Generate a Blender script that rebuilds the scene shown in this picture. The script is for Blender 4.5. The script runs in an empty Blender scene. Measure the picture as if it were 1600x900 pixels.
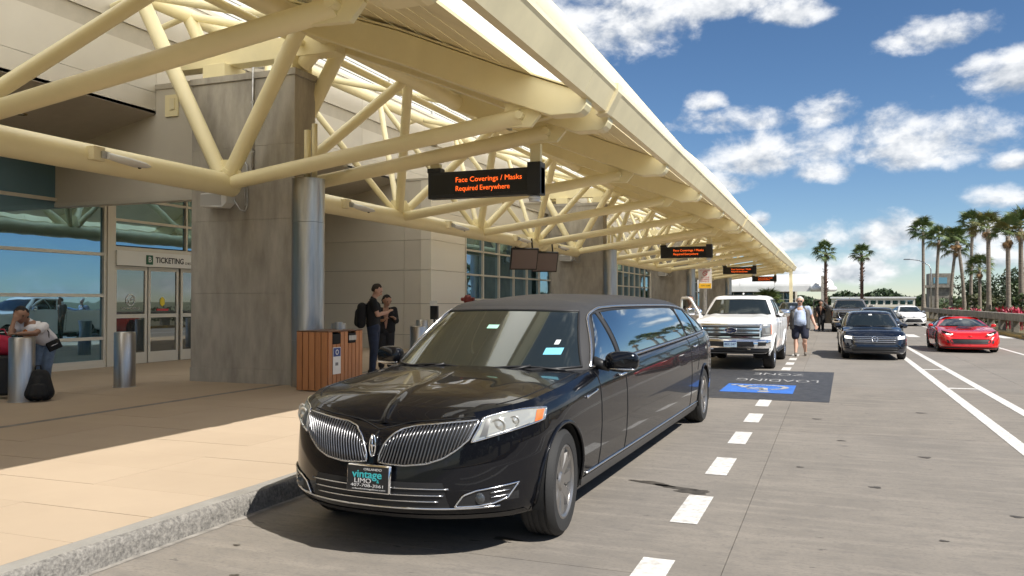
import bpy, bmesh, math, random
import numpy as np
from mathutils import Vector, Matrix, Euler
R = math.radians
random.seed(7); rng = np.random.default_rng(7)
scn = bpy.context.scene
col = scn.collection
# ---------------------------------------------------------------- camera
cam_d = bpy.data.cameras.new('camera'); cam = bpy.data.objects.new('camera', cam_d); col.objects.link(cam)
cam.location = (0, 0, 1.62); cam.rotation_euler = (R(90 + 0.953), 0, R(21.10))
cam_d.sensor_width = 36.0; cam_d.lens = 36.0 * 1293 / 1600; cam_d.clip_end = 6000; cam_d.clip_start = 0.05
scn.camera = cam
# ---------------------------------------------------------------- sun, sky, exposure
SUNV = Vector((0.80, -0.30, 1.0)).normalized()            # towards the sun
sun_d = bpy.data.lights.new('sun', 'SUN'); sun_d.energy = 4.3; sun_d.angle = R(0.53); sun_d.color = (1.0, 0.95, 0.87)
sun = bpy.data.objects.new('sun', sun_d); col.objects.link(sun); sun.location = (20, -8, 30)
sun.rotation_euler = (-SUNV).to_track_quat('-Z', 'Y').to_euler()
scn.view_settings.view_transform = 'Standard'; scn.view_settings.look = 'None'
scn.view_settings.exposure = 0.74; scn.view_settings.gamma = 1.0; scn.view_settings.use_curve_mapping = False
SKY = 0.066
def make_world():
    w = bpy.data.worlds.new('World'); scn.world = w; w.use_nodes = True
    nt = w.node_tree; N = nt.nodes; L = nt.links; N.clear()
    out = N.new('ShaderNodeOutputWorld'); bg = N.new('ShaderNodeBackground'); bg.inputs[1].default_value = SKY
    L.new(bg.outputs[0], out.inputs[0])
    sky = N.new('ShaderNodeTexSky'); sky.sky_type = 'NISHITA'; sky.sun_disc = False
    sky.sun_elevation = math.asin(SUNV.z); sky.sun_rotation = math.atan2(SUNV.x, SUNV.y)
    sky.air_density = 1.0; sky.dust_density = 0.15; sky.ozone_density = 3.0; sky.altitude = 1800
    def mth(op, a, b=None, c=None, clamp=False):
        n = N.new('ShaderNodeMath'); n.operation = op; n.use_clamp = clamp
        for i, v in enumerate((a, b, c)):
            if v is None: continue
            if hasattr(v, 'links'): L.new(v, n.inputs[i])
            else: n.inputs[i].default_value = v
        return n.outputs[0]
    tc = N.new('ShaderNodeTexCoord'); sep = N.new('ShaderNodeSeparateXYZ'); L.new(tc.outputs['Generated'], sep.inputs[0])
    x, y, z = sep.outputs
    az = mth('MULTIPLY', mth('ARCTAN2', x, y), 180 / math.pi); el = mth('MULTIPLY', mth('ARCSINE', z), 180 / math.pi)
    zz = mth('ADD', mth('MAXIMUM', z, 0.0), 0.22)
    def dnoise(scale, detail, rough, dz=0.0):
        cx = N.new('ShaderNodeCombineXYZ'); L.new(mth('ADD', x, dz * .8), cx.inputs[0]); L.new(y, cx.inputs[1]); L.new(mth('MULTIPLY', mth('ADD', z, dz), 1.5), cx.inputs[2])
        n = N.new('ShaderNodeTexNoise'); L.new(cx.outputs[0], n.inputs['Vector']); n.inputs['Scale'].default_value = scale; n.inputs['Detail'].default_value = detail; n.inputs['Roughness'].default_value = rough; n.inputs['Distortion'].default_value = .15
        return n.outputs['Fac']
    def noise(scale, detail, rough, dz=0.0, warp=0.0):
        cx = N.new('ShaderNodeCombineXYZ'); L.new(mth('DIVIDE', x, zz), cx.inputs[0]); L.new(mth('DIVIDE', y, zz), cx.inputs[1])
        L.new(mth('ADD', mth('MULTIPLY', el, 0.055), dz), cx.inputs[2])
        n = N.new('ShaderNodeTexNoise'); L.new(cx.outputs[0], n.inputs['Vector'])
        n.inputs['Scale'].default_value = scale; n.inputs['Detail'].default_value = detail; n.inputs['Roughness'].default_value = rough
        n.inputs['Distortion'].default_value = warp
        return n.outputs['Fac']
    n1 = dnoise(17, 7, 0.60); n1b = dnoise(17, 4, 0.60, 0.014); nlow = noise(0.75, 2, 0.5, 3.0)
    # clouds in view: azimuth, elevation, half widths (deg), softness
    CL = [(-15.33, 18.66, 7.43, 3.83), (-7.54, 19.43, 6.76, 1.71), (-2.53, 18.33, 2.79, 1.26), (6.24, 15.94, 3.24, 1.35), (10.04, 13.15, 2.48, 2.03), (8.29, 13.93, 1.89, 0.99), (-5.7, 11.89, 4.28, 1.17), (-0.4, 12.03, 2.07, 1.53), (-7.57, 13.15, 1.44, 0.9), (3.85, 9.56, 7.21, 2.34), (0.09, 8.37, 2.93, 1.13), (-4.68, 9.36, 3.24, 2.16), (-6.76, 7.76, 2.48, 1.08), (9.88, 6.2, 2.34, 1.17), (10.39, 8.15, 2.03, 0.9), (2.71, 4.19, 4.28, 1.53), (-2.61, 3.93, 2.18, 0.89), (0.05, 1.92, 5.97, 1.23), (6.65, 2.61, 4.57, 1.23), (-4.7, 5.37, 1.13, 0.68), (9.54, 4.06, 2.7, 1.44)]
    D = None; Hh = None
    for a, e, ra, re in CL:
        da = mth('DIVIDE', mth('SUBTRACT', az, a), ra); de = mth('DIVIDE', mth('SUBTRACT', el, e), re); dq = mth('MAXIMUM', de, mth('MULTIPLY', de, -1.55))
        q = mth('ADD', mth('MULTIPLY', da, da), mth('MULTIPLY', dq, dq)); k = mth('SUBTRACT', 1.0, q)
        wgt = mth('MAXIMUM', k, 0.0); hh = mth('MULTIPLY', de, wgt)
        D = k if D is None else mth('MAXIMUM', D, k); Hh = hh if Hh is None else mth('ADD', Hh, hh)
    # the sky goes on outside the frame as scattered cumulus
    dout = mth('MULTIPLY', mth('SUBTRACT', nlow, 0.49), 9.0)
    inm = mth('MULTIPLY', mth('SUBTRACT', mth('ABSOLUTE', mth('SUBTRACT', az, -2.0)), 19.0), 0.2, clamp=True)
    inm = mth('MAXIMUM', inm, mth('MULTIPLY', mth('SUBTRACT', el, 22.0), 0.2, clamp=True))
    dout = mth('SUBTRACT', dout, mth('MULTIPLY', mth('SUBTRACT', 1.0, inm), 6.0))
    D = mth('MAXIMUM', mth('MAXIMUM', D, -1.3), dout)
    dens = mth('ADD', mth('MULTIPLY', D, 0.95), mth('MULTIPLY', mth('SUBTRACT', n1, 0.515), 4.0))
    mr = N.new('ShaderNodeMapRange'); mr.interpolation_type = 'SMOOTHSTEP'; L.new(dens, mr.inputs[0])
    mr.inputs[1].default_value = -0.28; mr.inputs[2].default_value = 1.05
    alpha = mth('MULTIPLY', mr.outputs[0], mth('MULTIPLY', mth('ADD', z, 0.01), 60, clamp=True))
    alpha = mth('MULTIPLY', alpha, 0.95)
    lit = mth('ADD', 0.64, mth('ADD', mth('MULTIPLY', Hh, 0.60), mth('MULTIPLY', mth('SUBTRACT', n1, n1b), 2.4)))
    lit = mth('SUBTRACT', lit, mth('MULTIPLY', mth('SUBTRACT', 7.0, el, clamp=True), 0.09))
    lit = mth('SUBTRACT', lit, mth('MULTIPLY', mth('MAXIMUM', mth('SUBTRACT', dens, 0.9), 0.0), 0.16))
    ramp = N.new('ShaderNodeValToRGB'); L.new(mth('ADD', lit, 0.0, clamp=True), ramp.inputs[0])
    e = ramp.color_ramp.elements; e[0].position = 0.15; e[0].color = (0.40, 0.45, 0.52, 1); e[1].position = 0.85; e[1].color = (0.95, 0.96, 0.97, 1)
    sc_ = N.new('ShaderNodeVectorMath'); sc_.operation = 'SCALE'; L.new(ramp.outputs[0], sc_.inputs[0]); sc_.inputs[3].default_value = 0.66 / SKY
    hs = N.new('ShaderNodeHueSaturation'); hs.inputs['Saturation'].default_value = 1.12; L.new(sky.outputs[0], hs.inputs['Color'])
    mix = N.new('ShaderNodeMix'); mix.data_type = 'RGBA'
    L.new(alpha, mix.inputs[0]); L.new(hs.outputs[0], mix.inputs[6]); L.new(sc_.outputs[0], mix.inputs[7])
    L.new(mix.outputs[2], bg.inputs[0])
make_world(); scn.world.cycles.sampling_method = 'MANUAL'; scn.world.cycles.sample_map_resolution = 512
scn.cycles.caustics_reflective = False; scn.cycles.caustics_refractive = False; scn.cycles.diffuse_bounces = 5; scn.cycles.max_bounces = 9
# ---------------------------------------------------------------- materials
MATS = {}
def M(name, c, rough=0.5, metal=0.0, var=0.0, vs=4.0, bump=0.0, bs=60.0, coat=0.0, ior=1.5, emit=0.0, rand=0.0, c2=None, stretch=None, trans=0.0, alpha=1.0, spec=0.5):
    if name in MATS: return MATS[name]
    m = bpy.data.materials.new(name); m.use_nodes = True; MATS[name] = m
    nt = m.node_tree; N = nt.nodes; L = nt.links; p = N['Principled BSDF']
    p.inputs['Base Color'].default_value = (*c, 1); p.inputs['Roughness'].default_value = rough; p.inputs['Metallic'].default_value = metal
    p.inputs['IOR'].default_value = ior; p.inputs['Coat Weight'].default_value = coat; p.inputs['Coat Roughness'].default_value = 0.02
    p.inputs['Specular IOR Level'].default_value = spec
    if trans: p.inputs['Transmission Weight'].default_value = trans
    if alpha < 1: p.inputs['Alpha'].default_value = alpha
    if emit: p.inputs['Emission Color'].default_value = (*c, 1); p.inputs['Emission Strength'].default_value = emit
    if var or bump or rand:
        g = N.new('ShaderNodeNewGeometry'); vec = g.outputs['Position']
        if stretch:
            mp = N.new('ShaderNodeMapping'); L.new(vec, mp.inputs[0]); mp.inputs['Scale'].default_value = stretch; vec = mp.outputs[0]
    if var or rand:
        mx = N.new('ShaderNodeMix'); mx.data_type = 'RGBA'
        d = c2 or tuple(v * (1 - min(var * 2, .85)) for v in c)
        mx.inputs[6].default_value = (*c, 1); mx.inputs[7].default_value = (*d, 1); fac = None
        if var:
            n = N.new('ShaderNodeTexNoise'); L.new(vec, n.inputs['Vector']); n.inputs['Scale'].default_value = vs; n.inputs['Detail'].default_value = 8; n.inputs['Roughness'].default_value = 0.62
            r = N.new('ShaderNodeMapRange'); L.new(n.outputs['Fac'], r.inputs[0]); r.inputs[1].default_value = 0.35; r.inputs[2].default_value = 0.68; fac = r.outputs[0]
        if rand:
            oi = N.new('ShaderNodeObjectInfo'); q = N.new('ShaderNodeMath'); q.operation = 'MULTIPLY'; L.new(oi.outputs['Random'], q.inputs[0]); q.inputs[1].default_value = rand
            if fac is not None:
                s = N.new('ShaderNodeMath'); s.operation = 'MULTIPLY_ADD'; L.new(fac, s.inputs[0]); s.inputs[1].default_value = 1 - rand; L.new(q.outputs[0], s.inputs[2]); fac = s.outputs[0]
            else: fac = q.outputs[0]
        L.new(fac, mx.inputs[0]); L.new(mx.outputs[2], p.inputs['Base Color'])
    if bump:
        n = N.new('ShaderNodeTexNoise'); L.new(vec, n.inputs['Vector']); n.inputs['Scale'].default_value = bs; n.inputs['Detail'].default_value = 5
        b = N.new('ShaderNodeBump'); b.inputs['Strength'].default_value = bump; b.inputs['Distance'].default_value = 0.01
        L.new(n.outputs['Fac'], b.inputs['Height']); L.new(b.outputs[0], p.inputs['Normal'])
    return m
def glassM(name, tint, refl=0.3, rough=0.01, gc=(0.86, 0.95, 0.97), wavy=0.0):
    """dark tinted pane: coated mirror film over a dark body"""
    m = bpy.data.materials.new(name); m.use_nodes = True; MATS[name] = m
    nt = m.node_tree; N = nt.nodes; L = nt.links; p = N['Principled BSDF']; out = N['Material Output']
    p.inputs['Base Color'].default_value = (*tint, 1); p.inputs['Roughness'].default_value = 0.08
    gl = N.new('ShaderNodeBsdfGlossy'); gl.inputs['Roughness'].default_value = rough; gl.inputs['Color'].default_value = (*gc, 1)
    fr = N.new('ShaderNodeFresnel'); fr.inputs[0].default_value = 1.5
    if wavy:
        g = N.new('ShaderNodeNewGeometry'); n = N.new('ShaderNodeTexNoise'); L.new(g.outputs['Position'], n.inputs['Vector']); n.inputs['Scale'].default_value = 1.6; n.inputs['Detail'].default_value = 1
        b = N.new('ShaderNodeBump'); b.inputs['Strength'].default_value = 1.0; b.inputs['Distance'].default_value = wavy; L.new(n.outputs['Fac'], b.inputs['Height']); L.new(b.outputs[0], gl.inputs['Normal'])
    a = N.new('ShaderNodeMath'); a.operation = 'MULTIPLY_ADD'; L.new(fr.outputs[0], a.inputs[0]); a.inputs[1].default_value = 1 - refl; a.inputs[2].default_value = refl
    mx = N.new('ShaderNodeMixShader'); L.new(a.outputs[0], mx.inputs[0]); L.new(p.outputs[0], mx.inputs[1]); L.new(gl.outputs[0], mx.inputs[2]); L.new(mx.outputs[0], out.inputs[0])
    return m
# ---------------------------------------------------------------- mesh builder
class MB:
    def __init__(s): s.v = []; s.f = []
    def add(s, vs, fs):
        o = len(s.v); s.v += [tuple(v) for v in vs]; s.f += [tuple(i + o for i in f) for f in fs]; return s
    def box(s, x0, x1, y0, y1, z0, z1):
        return s.add([(x0, y0, z0), (x1, y0, z0), (x1, y1, z0), (x0, y1, z0), (x0, y0, z1), (x1, y0, z1), (x1, y1, z1), (x0, y1, z1)],
                     [(0, 3, 2, 1), (4, 5, 6, 7), (0, 1, 5, 4), (1, 2, 6, 5), (2, 3, 7, 6), (3, 0, 4, 7)])
    def obox(s, c, h, mat=None):
        mat = mat or Matrix.Identity(3); c = Vector(c)
        vs = [c + mat @ Vector((h[0] * a, h[1] * b, h[2] * d)) for d in (-1, 1) for a, b in ((-1, -1), (1, -1), (1, 1), (-1, 1))]
        return s.add(vs, [(0, 3, 2, 1), (4, 5, 6, 7), (0, 1, 5, 4), (1, 2, 6, 5), (2, 3, 7, 6), (3, 0, 4, 7)])
    def beam(s, p0, p1, w, h, up=(0, 0, 1)):
        p0 = Vector(p0); p1 = Vector(p1); d = (p1 - p0); l = d.length; d.normalize(); sd = d.cross(Vector(up)).normalized(); u = sd.cross(d)
        m = Matrix((sd, d, u)).transposed(); return s.obox((p0 + p1) / 2, (w / 2, l / 2, h / 2), m)
    def tube(s, pts, r, n=10, closed=False, caps=True):
        pts = [Vector(p) for p in pts]; k = len(pts); rs = r if isinstance(r, (list, tuple)) else [r] * k
        o = len(s.v); prev = None
        for i, p in enumerate(pts):
            a = pts[(i - 1) % k] if (i or closed) else p; b = pts[(i + 1) % k] if (i < k - 1 or closed) else p
            t = (b - a).normalized()
            if prev is None:
                q = Vector((0, 0, 1)) if abs(t.z) < 0.9 else Vector((1, 0, 0)); prev = t.cross(q).normalized()
            prev = (prev - t * prev.dot(t)).normalized(); bt = t.cross(prev)
            for j in range(n):
                an = 2 * math.pi * j / n; s.v.append(tuple(p + (prev * math.cos(an) + bt * math.sin(an)) * rs[i]))
        for i in range(k if closed else k - 1):
            for j in range(n):
                a = o + i * n + j; b = o + i * n + (j + 1) % n; c = o + ((i + 1) % k) * n + (j + 1) % n; d = o + ((i + 1) % k) * n + j
                s.f.append((a, b, c, d))
        if caps and not closed:
            s.f.append(tuple(o + j for j in reversed(range(n)))); s.f.append(tuple(o + (k - 1) * n + j for j in range(n)))
        return s
    def cyl(s, p0, p1, r, r1=None, n=16): return s.tube([p0, p1], [r, r if r1 is None else r1], n)
    def lathe(s, prof, n=24, c=(0, 0, 0), axis='z', caps=False):
        o = len(s.v); k = len(prof)
        for rr, h in prof:
            for j in range(n):
                a = 2 * math.pi * j / n; u, v = rr * math.cos(a), rr * math.sin(a)
                p = (u, v, h) if axis == 'z' else ((h, u, v) if axis == 'x' else (v, h, u))
                s.v.append((p[0] + c[0], p[1] + c[1], p[2] + c[2]))
        for i in range(k - 1):
            for j in range(n): s.f.append((o + i * n + j, o + i * n + (j + 1) % n, o + (i + 1) * n + (j + 1) % n, o + (i + 1) * n + j))
        if caps:
            s.f.append(tuple(o + j for j in reversed(range(n)))); s.f.append(tuple(o + (k - 1) * n + j for j in range(n)))
        return s
    def prism(s, poly, a, b, axis='y'):
        n = len(poly); mk = {'y': lambda u, v, w: (u, w, v), 'x': lambda u, v, w: (w, u, v), 'z': lambda u, v, w: (u, v, w)}[axis]
        return s.add([mk(u, v, a) for u, v in poly] + [mk(u, v, b) for u, v in poly],
                     [tuple(reversed(range(n))), tuple(range(n, 2 * n))] + [(i, (i + 1) % n, n + (i + 1) % n, n + i) for i in range(n)])
    def grid(s, P, closed=False):
        P = np.asarray(P); a, b = P.shape[:2]; o = len(s.v); s.v += [tuple(map(float, p)) for p in P.reshape(-1, 3)]
        for i in range(a - 1):
            for j in range(b - 1 if not closed else b):
                s.f.append((o + i * b + j, o + i * b + (j + 1) % b, o + (i + 1) * b + (j + 1) % b, o + (i + 1) * b + j))
        return s
    def mesh(s, name, mat=None, smooth=False):
        me = bpy.data.meshes.new(name); me.from_pydata(s.v, [], s.f); me.update()
        if mat: me.materials.append(mat)
        bm = bmesh.new(); bm.from_mesh(me); bmesh.ops.recalc_face_normals(bm, faces=bm.faces); bm.to_mesh(me); bm.free()
        if smooth:
            me.shade_smooth()
            if smooth is not True: me.set_sharp_from_angle(angle=R(smooth))
        return me
    def build(s, name, mat, parent=None, smooth=False, bevel=0.0, world=False):
        me = s.mesh(name, mat, smooth); return put(name, me, parent, bevel, world)
def put(name, me, parent=None, bevel=0.0, world=False):
    o = bpy.data.objects.new(name, me); col.objects.link(o)
    if parent is not None:
        o.parent = parent
        if world: o.matrix_parent_inverse = Matrix.LocRotScale(parent.location, parent.rotation_euler, None).inverted()
    if bevel:
        b = o.modifiers.new('bevel', 'BEVEL'); b.width = bevel; b.segments = 2; b.limit_method = 'ANGLE'; b.angle_limit = R(40)
    return o
def tag(o, label=None, cat=None, group=None, kind=None):
    for k, v in (('label', label), ('category', cat), ('group', group), ('kind', kind)):
        if v: o[k] = v
    return o
def thing(name, label, cat, loc=(0, 0, 0), rz=0.0, group=None):
    o = bpy.data.objects.new(name, None); col.objects.link(o); o.location = loc; o.rotation_euler = (0, 0, rz); o.empty_display_size = 0.2
    return tag(o, label, cat, group)
def copy_tree(o, parent=None):
    c = o.copy(); col.objects.link(c)
    if parent is not None: c.parent = parent; c.matrix_parent_inverse = o.matrix_parent_inverse.copy()
    for ch in [x for x in KIDS(o)]: copy_tree(ch, c)
    return c
def KIDS(o): return [x for x in list(col.objects) if x.parent == o]
def text(name, s, size, mat, parent, mtx, ext=0.002, align='CENTER', width=None, shear=0.0, bold=0.0):
    cu = bpy.data.curves.new(name, 'FONT'); cu.body = s; cu.size = size; cu.extrude = ext; cu.align_x = align; cu.align_y = 'CENTER'; cu.shear = shear; cu.offset = bold; cu.resolution_u = 3
    t = bpy.data.objects.new(name, cu); col.objects.link(t); dg = bpy.context.evaluated_depsgraph_get()
    me = bpy.data.meshes.new_from_object(t.evaluated_get(dg)); bpy.data.objects.remove(t)
    if width:
        xs = [v.co.x for v in me.vertices]; k = width / (max(xs) - min(xs))
        for v in me.vertices: v.co.x *= k
    me.transform(mtx); me.materials.clear(); me.materials.append(mat)
    o = bpy.data.objects.new(name, me); col.objects.link(o); o.parent = parent; return o
FACE_S = Matrix.Rotation(R(90), 4, 'X')        # text standing up, read from -Y
# base palette
cream = M('cream_paint', (0.88, 0.79, 0.50), 0.42, var=0.04, vs=1.2, bump=0.03, bs=30)
cream_lt = M('cream_paint_pale', (0.88, 0.79, 0.53), 0.45, var=0.08, vs=0.9)
fabric_white = M('roof_membrane_white', (0.86, 0.85, 0.82), 0.6, var=0.05, vs=0.6)
def translucent(m, c, f):
    nt = m.node_tree; N = nt.nodes; L = nt.links; t = N.new('ShaderNodeBsdfTranslucent'); t.inputs[0].default_value = (*c, 1)
    x = N.new('ShaderNodeMixShader'); x.inputs[0].default_value = f; L.new(N['Principled BSDF'].outputs[0], x.inputs[1]); L.new(t.outputs[0], x.inputs[2]); L.new(x.outputs[0], N['Material Output'].inputs[0])
translucent(fabric_white, (0.98, 0.97, 0.92), 0.82)
pier_m = M('board_marked_concrete', (0.47, 0.438, 0.385), 0.85, var=0.2, vs=2.6, bump=0.35, bs=25, c2=(0.31, 0.287, 0.25), stretch=(1.6, 1.6, .45))
panel_m = M('beige_metal_panel', (0.60, 0.56, 0.48), 0.5, var=0.04, vs=0.7, rand=0.3, c2=(0.54, 0.50, 0.43))
panel_lt = M('pale_metal_panel', (0.72, 0.68, 0.59), 0.5, rand=0.3, c2=(0.66, 0.62, 0.54))
soffit_m = M('soffit_panel', (0.47, 0.43, 0.36), 0.7, var=0.05)
alu = M('pale_aluminium', (0.62, 0.58, 0.50), 0.42, metal=0.25)
steel = M('brushed_steel', (0.55, 0.53, 0.50), 0.34, metal=1.0, var=0.12, vs=3, stretch=(6, 6, 0.5), bump=0.08, bs=90)
galv = M('galvanised_steel', (0.60, 0.60, 0.60), 0.38, metal=0.9, var=0.2, vs=7)
black_m = M('black_plastic', (0.012, 0.012, 0.013), 0.45)
dark_m = M('dark_gap', (0.01, 0.01, 0.01), 0.9)
white_m = M('white_plastic', (0.75, 0.75, 0.73), 0.4)
white_paint = M('white_road_paint', (0.74, 0.73, 0.70), 0.7, var=0.16, vs=14, bump=0.2, bs=120, c2=(0.42, 0.40, 0.37))
chrome = M('chrome', (0.80, 0.80, 0.81), 0.10, metal=1.0)
satin_chrome = M('satin_chrome', (0.62, 0.62, 0.63), 0.24, metal=1.0)
rubber = M('tyre_rubber', (0.018, 0.018, 0.018), 0.75, bump=0.2, bs=70)
bglass = glassM('building_glass', (0.006, 0.030, 0.030), 0.50, gc=(.35, .60, .84), wavy=.002)
dglass = glassM('door_glass', (0.014, 0.018, 0.018), 0.16)
cglass = glassM('car_glass', (0.016, 0.020, 0.018), 0.015, gc=(.70, .76, .74))
cglass_blue = glassM('limo_side_glass', (0.004, 0.006, 0.008), 0.34)
# ================================================================ GROUND, ROAD, SIDEWALK
def struct(o): o['kind'] = 'structure'; return o
ground_m = M('grass_ground', (0.09, 0.11, 0.045), 0.95, var=0.3, vs=0.6, c2=(0.16, 0.14, 0.08))
struct(MB().box(-3000, 3000, -300, 5000, -0.6, -0.06).build('ground', ground_m))
def road_mat():
    m = bpy.data.materials.new('worn_concrete_road'); m.use_nodes = True; nt = m.node_tree; N = nt.nodes; L = nt.links; p = N['Principled BSDF']
    p.inputs['Roughness'].default_value = 0.82
    g = N.new('ShaderNodeNewGeometry')
    def nz(scale, st, det=8, rough=.6):
        mp = N.new('ShaderNodeMapping'); mp.inputs['Scale'].default_value = st; L.new(g.outputs['Position'], mp.inputs[0])
        n = N.new('ShaderNodeTexNoise'); n.inputs['Scale'].default_value = scale; n.inputs['Detail'].default_value = det; n.inputs['Roughness'].default_value = rough; L.new(mp.outputs[0], n.inputs['Vector']); return n.outputs['Fac']
    def rng_(s, a, b):
        r = N.new('ShaderNodeMapRange'); L.new(s, r.inputs[0]); r.inputs[1].default_value = a; r.inputs[2].default_value = b; return r.outputs[0]
    def mix(f, a, b):
        x = N.new('ShaderNodeMix'); x.data_type = 'RGBA'; L.new(f, x.inputs[0])
        for i, v in ((6, a), (7, b)):
            if isinstance(v, tuple): x.inputs[i].default_value = (*v, 1)
            else: L.new(v, x.inputs[i])
        return x.outputs[2]
    c = mix(rng_(nz(0.9, (1, .6, 1)), .35, .7), (0.228, 0.201, 0.168), (0.153, 0.136, 0.115))
    c = mix(rng_(nz(2.2, (.35, 3.2, 1)), .48, .72), c, (0.265, 0.233, 0.194))          # cross-brushed streaks
    c = mix(rng_(nz(7.5, (.6, 1.5, 1), 6, .7), .50, .74), c, (0.135, 0.122, 0.107))       # mottling
    c = mix(rng_(nz(60, (.5, 1.2, 1), 4), .50, .78), c, (0.115, 0.103, 0.09))             # grain
    c = mix(rng_(nz(5.0, (1.0, 2.6, 1), 5, .55), .675, .72), c, (0.06, 0.053, 0.046))      # gum and oil spots
    oi = N.new('ShaderNodeObjectInfo'); q = N.new('ShaderNodeMath'); q.operation = 'MULTIPLY'; q.inputs[1].default_value = 0.28; L.new(oi.outputs['Random'], q.inputs[0])
    c = mix(q.outputs[0], c, (0.225, 0.214, 0.20))
    L.new(c, p.inputs['Base Color'])
    b = N.new('ShaderNodeBump'); b.inputs['Strength'].default_value = 0.35; b.inputs['Distance'].default_value = 0.006; L.new(nz(70, (.35, 1.6, 1), 4), b.inputs['Height']); L.new(b.outputs[0], p.inputs['Normal'])
    return m
road_m = road_mat()
road = struct(MB().box(-4.16, 60, -20, 260, -0.05, -0.006).build('road', M('road_joint_dark', (0.17, 0.152, 0.132), 0.95, var=0.2, vs=3)))
XS = [-4.15, -0.62, 3.4, 7.7]; slab_mesh = {}
for i in range(3):
    for j in range(-2, 14):
        w = XS[i + 1] - XS[i]; L_ = 6.05
        if i not in slab_mesh: slab_mesh[i] = MB().box(0.0025, w - 0.0025, 0.003, L_ - 0.003, -0.04, 0.0).mesh('road_slab', road_m)
        o = put('road_slab', slab_mesh[i], road); o.location = (XS[i], -1.15 + j * L_ * 1.0, 0)
o = MB().box(7.704, 59, -15, 200, -0.04, -0.002).build('road_slab', road_m, road)
o = MB().box(-4.15, 7.7, -1.15 + 14 * 6.05 + .004, 200, -0.04, 0.0).build('road_slab', road_m, road)
# oil stain beside a dash and under the bumper: thin films with a ragged edge
stain_m = M('oil_stain', (0.085, 0.072, 0.056), 0.6, var=0.3, vs=9)
def stain(name, cx, cy, rx, ry, ang, seed, label):
    r_ = random.Random(seed); n = 30; mb = MB(); pts = []
    for k in range(n):
        a = 2 * math.pi * k / n; q = 1 + .28 * math.sin(3 * a + seed) * r_.uniform(.4, 1) + r_.uniform(-.14, .14)
        u, v = rx * q * math.cos(a), ry * q * math.sin(a); pts.append((cx + u * math.cos(ang) - v * math.sin(ang), cy + u * math.sin(ang) + v * math.cos(ang), 0.003))
    mb.add(pts, [tuple(range(n))]); o = mb.build(name, stain_m); o['kind'] = 'structure'; return o
stain('oil_stain', -1.50, 7.37, .20, .055, R(-18), 3, ''); stain('oil_stain', -1.28, 7.27, .20, .045, R(-15), 6, ''); stain('oil_stain', -1.10, 7.16, .13, .085, R(5), 5, ''); [stain('gum_spot', x, y, r, r * .7, 0, k + 11, '') for k, (x, y, r) in enumerate([(.35, 7.9, .05), (.9, 9.6, .06), (1.3, 7.2, .045), (-.3, 8.6, .035), (.1, 10.4, .05), (1.9, 8.2, .06), (-3.3, 4.0, .03), (-3.7, 4.5, .025), (-.2, 12.2, .06), (1.2, 13.4, .07), (.7, 6.3, .03), (1.0, 5.4, .03), (-2.6, 3.6, .025), (2.9, 12.5, .06), (-1.9, 9.4, .03)])]; stain('oil_stain', -2.08, 5.28, .10, .035, R(0), 8, '')
# painted marks
def flat(name, pts, mat, z, parent=None): return MB().add([(x, y, z) for x, y in pts], [tuple(range(len(pts)))]).build(name, mat, parent)
PM = thing('lane_marking', 'white broken lane line of short dashes beside the black limousine', 'marking', (-1.02, 5.2, 0))
for k in range(-4, 12):
    y0 = 6.12 + k * 1.81
    if 14.2 < y0 < 20.3: continue
    flat('dash', [(-1.12, y0), (-0.92, y0), (-0.92, y0 + .91), (-1.12, y0 + .91)], white_paint, 0.004, PM).matrix_parent_inverse = Matrix.Translation(PM.location).inverted()
def line(pts0, pts1, name, label, cat='marking'):
    o = flat(name, [pts0[0], pts0[1], pts1[1], pts1[0]], white_paint, 0.004); return tag(o, label, cat)
DL = thing('double_lane_line', 'pair of solid white lines with short rungs between, right of the dark sedan', 'marking', (2.2, 20, 0))
for (a, b, c, d) in (((1.86, 2.03), -5, (1.93, 2.06), 62), ((2.62, 2.78), -5, (2.28, 2.42), 62)):
    flat('solid_line', [(a[0], b), (a[1], b), (c[1], d), (c[0], d)], white_paint, 0.004, DL).matrix_parent_inverse = Matrix.Translation(DL.location).inverted()
for y0 in (17.3, 21.9, 35):
    flat('rung', [(2.04, y0), (2.50, y0 + .05), (2.50, y0 + .24), (2.04, y0 + .2)], white_paint, 0.0045, DL).matrix_parent_inverse = Matrix.Translation(DL.location).inverted()
line(((5.25, -5), (5.37, -5)), ((5.6, 70), (5.72, 70)), 'lane_line', 'thin solid white line right of the red sports car')
CW = thing('crosswalk', 'broad white crossing bars on the road behind the red sports car', 'crosswalk', (4, 44, 0))
for k in range(7):
    x0 = 1.4 + k * 0.95
    flat('crosswalk_bar', [(x0, 42.0), (x0 + .5, 42.0), (x0 + .5, 45.5), (x0, 45.5)], white_paint, 0.0052, CW).matrix_parent_inverse = Matrix.Translation(CW.location).inverted()
# black loading-zone panel with blue wheelchair panel, painted flat, read from the far side
LZ = thing('loading_zone_marking', 'black painted loading zone panel with blue wheelchair symbol on the road', 'marking', (-1.5, 17.3, 0))
def lz(name, mb, mat): return mb.build(name, mat, LZ)
lzk = M('black_road_paint', (0.022, 0.024, 0.028), 0.6, var=0.3, vs=6, bump=0.2, bs=80, c2=(0.06, 0.06, 0.065))
lz('black_panel', MB().add([(-2.2, -3.0, .004), (1.46, -3.05, .004), (1.55, 3.05, .004), (-2.2, 3.0, .004)], [(0, 1, 2, 3)]), lzk)
lz('blue_panel', MB().add([(-.40, -2.0, .008), (.86, -2.0, .008), (.86, -.45, .008), (-.40, -.45, .008)], [(0, 1, 2, 3)]), M('blue_road_paint', (0.035, 0.16, 0.56), 0.6, var=.1, vs=5))
rot180 = Matrix.Rotation(math.pi, 4, 'Z')
faded = M('faded_white_paint', (0.50, 0.50, 0.49), 0.7, var=.4, vs=9, c2=(.10, .10, .11))
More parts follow.
